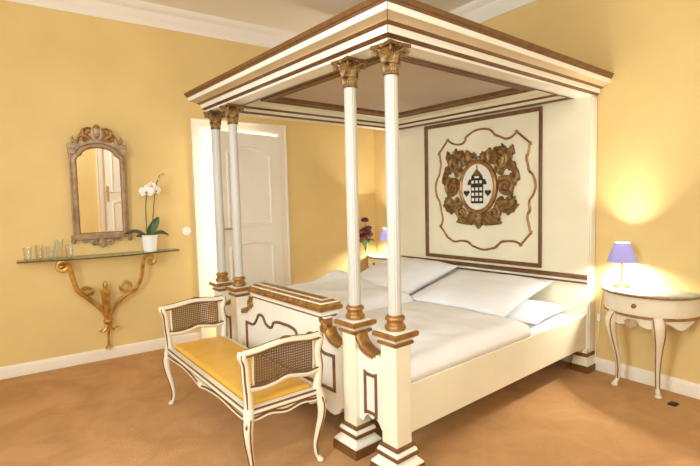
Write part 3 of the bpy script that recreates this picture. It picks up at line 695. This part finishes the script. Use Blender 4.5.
for sx in (-1, 1):
    for sy in (-1, 1):
        mb = MB(M_ANTIQ, M_BROWN)
        o = Vector((sx, sy, 0)).normalized()
        def at(off, z): return (sx * bx + o.x * off, sy * by + o.y * off, z)
        path = [at(-.004, .405), at(.012, .36), at(.024, .31), at(.018, .24), at(-.002, .16), at(-.016, .09), at(-.010, .035), at(.010, .010)]
        cab(mb, path, [.027, .027, .025, .020, .015, .012, .0115, .013])
        mb.lathe([(.012, 0), (.018, .003), (.019, .010), (.012, .018)], at(.008, 0), 12)
        sd = Vector((-o.y, o.x, 0))
        for s_ in (-1, 1):
            line = [Vector(p_) + o * (r_ * .72) + sd * s_ * r_ * .72 for p_, r_ in zip(path[1:-1], [.027, .025, .020, .015, .012, .0115])]
            mb.tube(line, .0044, 6, 1, smooth=5)
        mb.tube([Vector(at(.028, .355)) + sd * .0, Vector(at(.040, .325)), Vector(at(.034, .29))], [.008, .010, .004], 8, 1, smooth=3)
        mb.build('leg', bench)
def arm(sy):
    y = sy * by
    mb = MB(M_ANTIQ, M_BROWN)
    lean = .012 * sy
    def q(x, z, dy=0): return (x, y + lean * (z - .40) / .28 + dy, z)
    # posts
    fp = [q(-bx + .0, .40), q(-bx - .004, .47), q(-bx - .012, .55), q(-bx - .016, .62), q(-bx - .028, .665), q(-bx - .022, .680)]
    rp = [q(bx, .40), q(bx + .008, .46), q(bx + .012, .53), q(bx + .002, .60), q(bx + .014, .66), q(bx + .014, .69)]
    for pth in (fp, rp):
        mb.tube(pth, [.024, .022, .020, .020, .024, .021], 10, 0, smooth=5)
        for s_ in (-1, 1):
            mb.tube([Vector(p_) + Vector((-.012 if pth is fp else .012, s_ * .014, 0)) for p_ in pth], 0.0058, 6, 1, smooth=5)
    for sx_ in (-1, 1):
        mb.tube([q(sx_ * (bx - .026), .50), q(sx_ * (bx - .024), .58), q(sx_ * (bx - .026), .675)], .006, 8, 0, smooth=3)
        mb.tube([q(sx_ * (bx - .033), .50), q(sx_ * (bx - .031), .58), q(sx_ * (bx - .033), .675)], .0045, 6, 1, smooth=3)
    sc_ = spiral((-bx - .022, .668), .024, .006, 2.2, 1.2, 18)
    mb.tube([q(a, b) for a, b in sc_], .012, 8, 0)
    top = [q(-bx - .02, .676), q(-bx + .05, .680), q(-bx + .12, .690), q(-bx + .19, .697), q(-bx + .235, .695), q(-bx + .30, .688), q(bx - .05, .684), q(bx + .012, .686)]
    mb.tube(top, .019, 10, 0, smooth=6)
    mb.tube([Vector(p_) + Vector((0, -sy * .016, -.012)) for p_ in top], 0.0058, 6, 1, smooth=6); mb.tube([Vector(p_) + Vector((0, sy * .017, -.010)) for p_ in top], 0.0058, 6, 1, smooth=6)
    mb.tube([Vector(p_) + Vector((0, 0, .019)) for p_ in top], .003, 6, 1, smooth=6)
    mb.tube([q(-bx + .17, .708), q(-bx + .20, .714), q(-bx + .23, .708)], .010, 8, 1, smooth=4)
    bot = [q(-bx - .004, .500), q(-bx + .07, .492), q(-bx + .14, .500), q(-bx + .20, .515), q(bx - .13, .508), q(bx - .06, .497), q(bx + .008, .505)]
    mb.tube(bot, .017, 10, 0, smooth=6)
    mb.tube([Vector(p_) + Vector((0, -sy * .012, .014)) for p_ in bot], 0.0058, 6, 1, smooth=6); mb.tube([Vector(p_) + Vector((0, sy * .012, .014)) for p_ in bot], 0.0058, 6, 1, smooth=6)
    a = mb.build('armrest', bench)
    cn = MB(M_CANE)
    def fn(u, v):
        x = -bx + .03 + u * (2 * bx - .06); zb = .508; zt_ = .678 + .012 * math.sin(PI * u)
        return q(x, zb + (zt_ - zb) * v)
    cn.grid(fn, 12, 6, 0, thick=(0, .004, 0)); cn.build('cane_panel', a)
arm(-1); arm(1)

# ------------------------------------------------------------------ bedside tables and lamps
NS_A, NS_B, NS_H = .315, .335, .715
ns = thing('bedside_table', 'cream half-round bedside table with cabriole legs, standing in full view right of the bed', 'bedside table', (XE, -3.20, 0), 0, 'half-round bedside tables')
def half(a, b, n=28, rear=0.0): return [(-b * math.sin(PI * k / n) ** .85 - rear, a * math.cos(PI * k / n)) for k in range(n + 1)]
def plateau(mb, a, b, prof, mi):
    """stack of half-ellipse outlines: prof [(inset, z)]"""
    N = 29; V = []
    for ins_, z in prof:
        for u, v in half(a - ins_, b - ins_): V.append((u, v, z))
    F = []; mm = []
    for i in range(len(prof) - 1):
        for k in range(N):
            k2 = (k + 1) % N; F.append((i * N + k, i * N + k2, (i + 1) * N + k2, (i + 1) * N + k)); mm.append(mi[i] if isinstance(mi, list) else mi)
    F.append(tuple(range(N))); mm.append(mm[0]); F.append(tuple((len(prof) - 1) * N + k for k in range(N))); mm.append(mi[-1] if isinstance(mi, list) else mi)
    mb.add(V, F, mm)
m = MB(M_ANTIQ, M_GILT); plateau(m, NS_A, NS_B, [(.025, .545), (.022, .545), (.018, .548), (.018, .560), (.024, .564), (.024, .690)], [1, 1, 1, 1, 0, 0]); m.build('body', ns)
m = MB(M_STONE, M_GILT); plateau(m, NS_A, NS_B, [(.020, .688), (.006, .689), (.0, .693), (-.004, .699), (-.002, .706), (.006, .712), (.012, .715)], [1, 1, 1, 1, 0, 0, 0]); m.build('tabletop', ns)
def earc(k0, k1, z0, z1, off, mb, mi=0, n=16, prof=None):
    pass
m = MB(M_ANTIQ, M_BROWN)        # drawer front following the curve
def arc_pt(t, ins_): # t in 0..1 around half ellipse
    u, v = half(NS_A - ins_, NS_B - ins_, 100)[int(round(t * 100))]; return u, v
def band(mb, t0, t1, z0, z1, ins_, th, mi=0, n=20, zfn=None):
    def fn(u, v):
        t = t0 + (t1 - t0) * u; x, y = ellipse(t, ins_); return (x, y, z0 + (z1 - z0) * v if not zfn else zfn(u, v))
    mb.grid(fn, n, 4, mi)
def ellipse(t, ins_):
    return (-(NS_B - ins_) * max(0, math.sin(PI * t)) ** .85, (NS_A - ins_) * math.cos(PI * t))
band(m, .22, .78, .580, .674, .020, .004); dr = m.build('drawer', ns)
m = MB(M_ANTIQ)
for z in (.580, .674): m.tube([(*ellipse(.22 + .56 * k / 20, .021), z) for k in range(21)], .0025, 6)
for t in (.22, .78): m.tube([(*ellipse(t, .021), .580), (*ellipse(t, .021), .674)], .0025, 6)
m.build('drawer_bead', dr)
m = MB(M_GILT); x, y = ellipse(.515, .02); m.sphere((x - .012, y, .628), .013, 0, 12, 8); m.lathe([(.016, 0), (.016, .004), (.008, .008)], (x - .002, y, .628), 14, axis=Matrix.Rotation(-PI / 2, 3, 'Y')); m.build('drawer_knob', dr)
m = MB(M_ANTIQ, M_SHELL)
def ap(u, v):
    s_ = u * 6 * PI; low = .500 + .022 * math.cos(u * 8 * PI) - .012 * math.exp(-((u - .5) / .08) ** 2); z = .548 + (low - .548) * v
    return z
band(m, .06, .94, 0, 0, .030, .01, 0, 60, ap)
def ap2(u, v): return .548
m.tube([(*ellipse(.06 + .88 * k / 60, .028), ap(k / 60, 1.0)) for k in range(61)], .005, 6, 1); m.build('apron', ns)
for tt in (.30, .50, .70):
    sm = MB(M_SHELL)
    x, y = ellipse(tt, .022); r_ = 1.0 if tt == .5 else .55
    for k in range(-3, 4):
        an = k * .38; sm.tube([(x - .004, y + .006 * k * r_, .535), (x - .012, y + .034 * math.sin(an) * r_ * 1.3, .535 - .058 * math.cos(an) * r_)], [.005, .008 * r_ + .002], 6)
    sm.build('shell_carving', ns)
for tt, ft in ((.335, (-.205, .148)), (.665, (-.205, -.128))):
    mb = MB(M_ANTIQ, M_GILT)
    x, y = ellipse(tt, .035); fx, fy = ft; o = Vector((x + .05, y, 0)).normalized() if tt in (.335, .665) else Vector((-.4, y, 0)).normalized()
    if tt in (.335, .665): o = Vector((-.75, .66 * (1 if y > 0 else -1), 0)).normalized()
    def lp(t, off, z): return (x + (fx - x) * t + o.x * off, y + (fy - y) * t + o.y * off, z)
    pth = [lp(0, -.004, .555), lp(.05, .016, .51), lp(.2, .022, .45), lp(.45, .012, .36), lp(.7, -.008, .25), lp(.9, -.018, .14), lp(1, -.014, .06), lp(1, .006, .022)]
    rad = [.036, .040, .035, .025, .018, .014, .013, .016]
    cab(mb, pth, rad)
    mb.lathe([(.014, 0), (.022, .004), (.023, .014), (.014, .026)], lp(1, .008, 0), 12)
    sd = Vector((-o.y, o.x, 0))
    for s_ in (-1, 1): mb.tube([Vector(p_) + o * (r_ * .55) + sd * s_ * r_ * .86 for p_, r_ in zip(pth[:-1], rad)], .0045, 6, 1, smooth=5)
    mb.build('leg', ns)
lamp = thing('table_lamp', 'lit brass lamp with lilac shade on the bedside table right of the bed', 'lamp', (XE - .165, -3.062, NS_H), 0, 'bedside lamps')
m = MB(M_BRASS); m.lathe([(.050, 0), (.052, .004), (.050, .012), (.040, .018), (.022, .022), (.010, .026)], n=28); m.build('lamp_base', lamp)
m = MB(M_BRASS); m.lathe([(.0055, .024), (.0055, .175), (.008, .177), (.008, .188), (.013, .192), (.013, .212)], n=12); m.build('stem', lamp)
m = MB(M_SHADE)
Ns = 36; V = []
for r_, z in ((.095, .185), (.047, .322), (.0455, .322), (.0935, .185)): V += [(r_ * math.cos(2 * PI * k / Ns), r_ * math.sin(2 * PI * k / Ns), z) for k in range(Ns)]
m.add(V, [(i * Ns + k, i * Ns + (k + 1) % Ns, ((i + 1) % 4) * Ns + (k + 1) % Ns, ((i + 1) % 4) * Ns + k) for i in range(4) for k in range(Ns)]); m.build('lamp_shade', lamp)
m = MB(M_BULB); m.sphere((0, 0, .238), .022, 0, 16, 10, (1, 1, 1.25)); m.build('bulb', lamp)
def lamp_light(n, loc, e=88):
    l = bpy.data.lights.new(n, 'POINT'); l.energy = e; l.color = (1, .95, .86); l.shadow_soft_size = .028
    o = bpy.data.objects.new(n, l); COL.objects.link(o); o.location = loc; return o
lamp_light('lamp_glow', (XE - .165, -3.062, NS_H + .238))
# far pair
dup(ns, (XE, -.350, 0), 0, 'cream half-round bedside table beyond the bed, glimpsed between the columns, with flowers on it')
dup(lamp, (XE - .165, -.425, NS_H), 0, 'lit lilac-shaded lamp beyond the bed beside the dark flowers')
lamp_light('lamp_glow_far', (XE - .165, -.425, NS_H + .238), 150)
# lamp cord
m = MB(M_PLASTIC)
m.tube([(XE - .20, -3.03, .722), (XE - .17, -2.93, .722), (XE - .06, -2.885, .72), (XE - .022, -2.872, .70), (XE - .016, -2.845, .58), (XE - .016, -2.832, .45), (XE - .016, -2.828, .32), (XE - .016, -2.808, .20), (XE - .03, -2.812, .13), (XE - .04, -2.83, .08), (XE - .035, -2.84, .06)], .0035, 6, smooth=6)
m.box(XE - .028, XE - .002, -2.845, -2.820, .40, .455)
cord = tag(m.build('lamp_cord'), 'thin cream lamp cord with an inline switch hanging beside the headboard', 'cord')
# floor socket
m = MB(M_BLACK, M_BRASS); m.box(-.225, -.16, -3.455, -3.405, 0, .006); m.box(-.215, -.17, -3.447, -3.413, .006, .012)
tag(m.build('floor_socket', bevel=.002), 'small dark floor socket on the carpet beside the bedside table leg', 'socket')
# light switch
m = MB(M_PLASTIC); m.lathe([(.041, 0), (.041, .006), (.036, .010)], (0, 0, 0), 28, axis=Matrix.Rotation(PI / 2, 3, 'X')); m.box(-.014, .014, -.015, -.008, -.02, .02)
sw = tag(m.build('light_switch'), 'round white light switch on the yellow wall left of the door', 'switch'); sw.location = (-2.312, 0, 1.117)

# flowers on the far bedside table
fl = thing('flower_vase', 'glass vase of dark plum and red flowers on the far bedside table', 'flowers', (-.21, -.115, NS_H)); fl.scale = (1.25, 1.25, 1.25)
m = MB(M_GLASS); m.lathe([(.028, 0), (.034, .03), (.030, .08), (.036, .10), (.033, .10), (.027, .08), (.030, .03), (.024, .006)], n=20); m.build('vase', fl)
random.seed(3)
sm = MB(M_LEAF)
heads = []
for k in range(11):
    a = random.uniform(0, 2 * PI); r_ = random.uniform(.0, .055); z = .13 + .20 * (1 - r_ / .07) * random.uniform(.75, 1.05)
    if k < 3: z = .12 + .03 * k
    heads.append((r_ * 1.25 * math.cos(a), r_ * 1.2 * math.sin(a), z))
for h_ in heads: sm.tube([(0, 0, .02), (h_[0] * .4, h_[1] * .4, h_[2] * .6), h_], .003, 5, smooth=4)
sm.build('stems', fl)
for k, h_ in enumerate(heads):
    b = MB(M_RED if k in (0, 1, 2, 6, 9) else M_PLUM)
    for j in range(9):
        an = j * 2.4; tl = .25 + .09 * j; d = Vector((math.cos(an) * math.cos(tl), math.sin(an) * math.cos(tl), math.sin(tl)))
        c = Vector(h_) + d * .018; b.sphere(c, .023, 0, 8, 5, (1, 1, .75))
    b.build('flower_head', fl)
for k in range(9):
    an = k * .7 + .2; b = MB(M_LIME if k % 2 else M_LEAF)
    d = Vector((math.cos(an), math.sin(an), 0)); s_ = Vector((-d.y, d.x, 0))
    def fn(u, v): w_ = .022 * math.sin(PI * (u * .9 + .08)) * (v - .5) * 2; return tuple(d * (.02 + .075 * u) + s_ * w_ + Vector((0, 0, .10 + .05 * math.sin(u * 2.6) - abs(v - .5) * .01)))
    b.grid(fn, 8, 4, 0, thick=(0, 0, .002)); b.build('leaf', fl)

# ------------------------------------------------------------------ console shelf on the north wall
SZ = .945
con = thing('console_shelf', 'wall-mounted glass shelf on a gilded wrought-iron scroll bracket under the mirror', 'console', (0, 0, 0))
x0, x1 = -3.68, -2.425; N = 24
edge = [(x0 + (x1 - x0) * k / N, -.15 - .13 * math.sin(PI * k / N)) for k in range(N + 1)]
poly = [(x1, -.004), (x0, -.004)] + edge
m = MB(M_SHELFG, M_GEDGE)
m.prism(poly, lambda u, v, s_: (u, v, SZ + .012 * s_))
nn = len(poly)
for i in range(nn): m.m[2 + i] = 1
m.build('glass_shelf', con)
YB = -.09
def px(pts, y=YB): return [(a, y, z) for a, z in pts]
m = MB(M_GOLD)
# left arm, strap bent forward
m.tube([(-3.048, -.06, .33), (-3.068, -.06, .42), (-3.115, -.07, .495), (-3.200, -.08, .590), (-3.268, -.09, .660), (-3.298, -.10, .760), (-3.318, -.11, .865), (-3.345, -.12, .918), (-3.375, -.12, .928), (-3.40, -.12, .905), (-3.398, -.12, .868), (-3.37, -.12, .852), (-3.348, -.12, .868), (-3.352, -.12, .892)], .013, 8, smooth=5, flat=(1.5, .8))
m.build('scroll_arm', con)
m = MB(M_GOLD)
m.tube([(-3.042, -.06, .33), (-3.026, -.06, .42), (-2.968, -.07, .510), (-2.885, -.08, .580), (-2.800, -.09, .635), (-2.758, -.10, .745), (-2.742, -.11, .860), (-2.722, -.12, .915), (-2.685, -.12, .930), (-2.648, -.12, .912), (-2.638, -.12, .872), (-2.665, -.12, .845), (-2.692, -.12, .862), (-2.682, -.12, .890)], .011, 8, smooth=5, flat=(1.5, .8))
m.build('scroll_arm', con)
m = MB(M_GOLD)
m.tube([(a, -.09, z) for a, z in [(-2.80, .632), (-2.83, .622)] + spiral((-2.893, .655), .048, .034, 5.6, -1.25, 26)], .009, 8, flat=(1.5, .8)); m.build('ring_scroll', con)
m = MB(M_GOLD)   # curled acanthus leaf on the left arm
for k in range(3):
    def fn(u, v):
        t = u; s_ = (v - .5) * 2; an = 2.6 - 4.0 * t; rr = .052 - .012 * k
        ww = .030 * math.sin(PI * (.12 + .8 * t))
        return (-3.205 + rr * math.cos(an) * 1.1, -.10 + s_ * ww, .655 + rr * math.sin(an) * .8 - abs(s_) * .006)
    m.grid(fn, 16, 6, 0, thick=(0, 0, .003))
m.build('acanthus_leaf', con)
m = MB(M_GOLD); m.sphere((-3.375, -.12, .885), .022, 0, 14, 8, (1.5, 1, .9)); m.build('scroll_bud', con)
m = MB(M_GOLD)   # torch in the middle: tapered bundle with a finial
m.lathe([(.010, .38), (.018, .42), (.030, .56), (.036, .625), (.040, .632), (.036, .640), (.020, .648), (.012, .660), (.017, .675), (.020, .69), (.014, .705), (.004, .725)], (-3.058, -.075, 0), 18, mod=lambda k, z: 1 + .08 * math.cos(k * 2 * PI / 18 * 6)); m.build('torch', con)
m = MB(M_GOLD)
m.lathe([(.020, .335), (.031, .340), (.034, .355), (.031, .370), (.020, .375)], (-3.048, -.065, 0), 18, 0, 1.2, .8); m.build('collar', con)
m = MB(M_GOLD)
m.tube([(-3.048, -.06, .345), (-3.050, -.05, .26), (-3.052, -.04, .16), (-3.052, -.03, .115)], [.014, .010, .009, .011], 8, smooth=4)
m.tube([(-3.045, -.055, .33), (-3.020, -.055, .285), (-2.988, -.055, .268), (-2.972, -.055, .285), (-2.985, -.055, .300)], .009, 8, smooth=4)
m.tube([(-3.055, -.055, .33), (-3.076, -.055, .285), (-3.104, -.055, .268), (-3.116, -.055, .285), (-3.105, -.055, .298)], .009, 8, smooth=4)
m.lathe([(.030, .103), (.028, .112), (.014, .122), (.012, .135)], (-3.052, -.032, 0), 14)
m.tube([(-3.05, -.062, .44), (-3.05, -.002, .44)], .010, 8); m.build('stem', con)
for xx in (-3.335, -2.70):
    m = MB(M_GOLD); m.tube([(xx, -.12, .934), (xx, -.03, .934), (xx, -.002, .934)], .008, 8); m.build('wall_bracket', con)

# ------------------------------------------------------------------ mirror (hangs with its top tipped slightly forward)
mir = thing('wall_mirror', 'arched wall mirror in a carved taupe and gilt frame above the glass shelf', 'mirror', (-3.050, -.022, 1.03))
mir.rotation_euler = (R(2.6), 0, 0)
MW = .205; zb, zs_ = .095, .78
def mtop(w, z, rise, n=10): return [(w * math.cos(PI * k / n), z + rise * math.sin(PI * k / n)) for k in range(n + 1)]
gl = [(-.165, .125), (.165, .125), (.165, .755)] + [(.150, .775)] + mtop(.125, .790, .062, 12) + [(-.150, .775), (-.165, .755)]
outl = [(-.222, .075), (.222, .075), (.222, .60), (.222, .845)] + [(.235, .855), (.228, .885), (.19, .895)] + mtop(.14, .895, .05, 10)[1:-1] + [(-.19, .895), (-.228, .885), (-.235, .855), (-.222, .845), (-.222, .60)]
XZ = lambda u, v, w: (u, -w, v)
m = MB(M_TAUPE); m.prism(outl, lambda u, v, s_: (u, 0 - .012 * s_, v)); fr = m.build('frame', mir, bevel=.003)
m = MB(M_TAUPE, M_GILT)
m.sweep(gl, [(.002, .012), (-.006, .020), (-.012, .030), (-.024, .034), (-.036, .030), (-.042, .022), (-.046, .012)][::1], XZ, closed=True, mi=[1, 0, 0, 0, 0, 1]); m.build('inner_molding', mir)
m = MB(M_MIRROR); m.prism(gl, lambda u, v, s_: (u, -.012 - .004 * s_, v)); m.build('mirror_glass', mir)
m = MB(M_TAUPE); m.box(-.238, .238, -.036, 0, .068, .105); m.build('base_molding', mir, bevel=.004)
for s_ in (-1, 1):
    m = MB(M_TAUPE); m.box(s_ * .200 - .026, s_ * .200 + .026, -.034, 0, .80, .84); m.box(s_ * .200 - .030, s_ * .200 + .030, -.040, 0, .835, .852); m.build('pilaster_capital', mir, bevel=.003)
    m = MB(M_TAUPE); m.sphere((s_ * .222, -.018, .055), .020, 0, 10, 6, (1, .8, 1.2)); m.build('foot_bead', mir)
m = MB(M_GILT, M_TAUPE)
def crest_lobe(y, z, a, L, wd, mi=0, bend=0.0, d=.02):
    def fn(u, v):
        t = u; s_ = (v - .5) * 2; ww = wd * math.sin(PI * min(1, .15 + t * .85)) ** .7 * (1 + .2 * math.sin(t * 18)); b = bend * t * t; ca, sa = math.cos(a + b), math.sin(a + b)
        return (y + ca * L * t - sa * ww * s_ * .5, -.012 - d * (1 - .7 * s_ * s_), z + sa * L * t + ca * ww * s_ * .5)
    m.grid(fn, 10, 6, mi, thick=(0, -.004, 0))
for s_ in (-1, 1):
    fa = lambda a: a if s_ > 0 else PI - a
    m.tube([(s_ * a, -.016, z) for a, z in cat2([(.155, .89), (.145, .93), (.125, .965), (.095, 1.0), (.075, 1.02), (.045, 1.015), (.045, .99), (.07, .985)], 5)], .011, 8, 0)
    m.tube([(s_ * a, -.016, z) for a, z in spiral((.098, .935), .032, .008, 1.0, 1.4, 18)], .009, 8, 0)
    crest_lobe(s_ * .02, .93, fa(1.15), .10, .06, 1, .4 * s_); crest_lobe(s_ * .06, .93, fa(.7), .09, .05, 0, -.5 * s_); crest_lobe(s_ * .16, .90, fa(.3), .06, .035, 1, .9 * s_); crest_lobe(s_ * .10, .96, fa(1.2), .06, .04, 0, .4 * s_)
m.sphere((0, -.018, 1.035), .022, 0, 12, 8); crest_lobe(0, .945, PI / 2, .11, .08, 1); m.sphere((0, -.03, .965), .020, 1, 10, 8)
m.build('crest', mir)
m = MB(M_TAUPE, M_GILT)
for s_ in (-1, 1):
    fa = lambda a: a if s_ > 0 else PI - a
    m.tube([(s_ * a, -.014, z) for a, z in spiral((.055, .038), .028, .006, 1.4, -1.3, 18)], .011, 8, 0)
    m.tube([(s_ * a, -.014, z) for a, z in cat2([(.06, .066), (.10, .060), (.14, .045), (.155, .062)], 5)], .009, 8, 0)
crest_lobe(0, .07, -PI / 2, .085, .075, 0); m.build('pendant', mir)

# ------------------------------------------------------------------ orchid and glasses on the shelf
SH_T = SZ + .012
orc = thing('potted_orchid', 'white orchid in a white pot at the right end of the glass shelf', 'orchid', (-2.68, -.13, SH_T))
m = MB(M_PORC); m.lathe([(.050, 0), (.056, .004), (.068, .135), (.073, .137), (.073, .150), (.068, .152), (.062, .150), (.060, .128)], n=32); m.build('pot', orc)
m = MB(M_STEM); m.lathe([(.060, .118), (.061, .128), (.030, .136)], n=20); m.build('bark', orc)
def bladeleaf(nm, pts, w, mt):
    b = MB(mt); P, _ = catmull([Vector(p) for p in pts], [0] * len(pts), 6); n_ = len(P) - 1
    def fn(u, v):
        i = int(round(u * n_)); p_ = P[i]; t = (P[min(i + 1, n_)] - P[max(i - 1, 0)]).normalized(); s_ = t.cross(Vector((0, -1, .35))).normalized()
        ww = w * math.sin(PI * (.14 + .84 * u)) ** .7; k = (v - .5) * 2
        return tuple(p_ + s_ * ww * k * .5 + Vector((0, -.006, .002)) * abs(k))
    b.grid(fn, n_, 6, 0, thick=(0, .003, 0)); b.build(nm, orc)
bladeleaf('leaf', [(-.01, 0, .13), (.02, -.01, .20), (.055, -.01, .26), (.085, -.01, .31)], .075, M_LEAF)
bladeleaf('leaf', [(0, -.01, .13), (.012, -.02, .20), (.03, -.02, .27)], .055, M_LEAF)
bladeleaf('leaf', [(-.02, 0, .135), (-.08, .02, .180), (-.14, .03, .190), (-.21, .03, .165)], .035, M_LEAFD)
bladeleaf('leaf', [(-.01, -.02, .135), (-.07, -.02, .150), (-.12, -.02, .145)], .035, M_LEAFD)
bladeleaf('leaf', [(.02, 0, .14), (.08, 0, .170), (.12, 0, .165), (.17, 0, .135)], .035, M_LEAFD)
for pts in ([(-.02, 0, .13), (-.02, 0, .28), (-.018, -.01, .42), (-.008, -.03, .52), (0, -.04, .545)], [(.01, 0, .13), (.035, 0, .28), (.052, -.01, .44), (.07, -.02, .56), (.095, -.02, .66), (.125, -.02, .70), (.15, -.02, .705)]):
    b = MB(M_STEM); b.tube(pts, .0045, 6, smooth=6); b.build('stem', orc)
def orchid_flower(c, sc, yaw):
    b = MB(M_PETAL, M_PINK); c = Vector(c); RZ = Matrix.Rotation(yaw, 3, 'Z')
    for k, (an, L, w_) in enumerate(((PI / 2, .048, .034), (PI / 2 + 2.2, .046, .032), (PI / 2 - 2.2, .046, .032), (.15, .050, .058), (PI - .15, .050, .058))):
        def fn(u, v):
            ww = w_ * math.sin(PI * (.1 + .82 * u)) ** .8; s_ = (v - .5) * 2
            p_ = Vector((math.cos(an) * L * u - math.sin(an) * ww * s_ * .5, -.010 * math.sin(u * 2) + .006 * s_ * s_ - .002 * k, math.sin(an) * L * u + math.cos(an) * ww * s_ * .5)) * sc
            return tuple(c + RZ @ p_)
        b.grid(fn, 8, 6, 0, thick=(0, -.0015, 0))
    b.sphere(c + RZ @ Vector((0, -.014, -.008)) * sc, .009 * sc, 1, 10, 6); b.build('flower', orc)
orchid_flower((-.012, -.045, .545), 1.25, -.35); orchid_flower((.062, -.035, .555), 1.1, .5); orchid_flower((.035, -.03, .60), .8, .2)
for c, r_ in (((.10, -.02, .655), .013), ((.125, -.02, .695), .011), ((.15, -.02, .70), .009)):
    b = MB(M_BUD); b.sphere(c, r_, 0, 10, 6, (1, 1, 1.3)); b.build('bud', orc)
def tumbler(h, r, seed):
    b = MB(M_GLASS); b.lathe([(r * .75, 0), (r * .80, .003), (r * .92, h * .5), (r, h), (r - .003, h), (r * .92 - .003, h * .5), (r * .76, .014), (.004, .012)], n=24); return b
labs = [('short tumbler at the left tip of the glass shelf, leftmost of the glasses', -3.605, -.13, .11), ('clear tumbler second from the left among the glasses on the shelf', -3.525, -.10, .12), ('clear tumbler in the middle of the row of glasses on the shelf', -3.45, -.15, .11),
        ('tall clear glass standing fourth from the left in the row on the shelf', -3.385, -.10, .155), ('clear tumbler at the right end of the row of glasses, nearest the mirror', -3.315, -.16, .11)]
for k, (lb, x, y, h_) in enumerate(labs):
    g = tag(tumbler(h_, .031, k).build('drinking_glass'), lb, 'glass', 'drinking glasses on the shelf'); g.location = (x, y, SH_T)
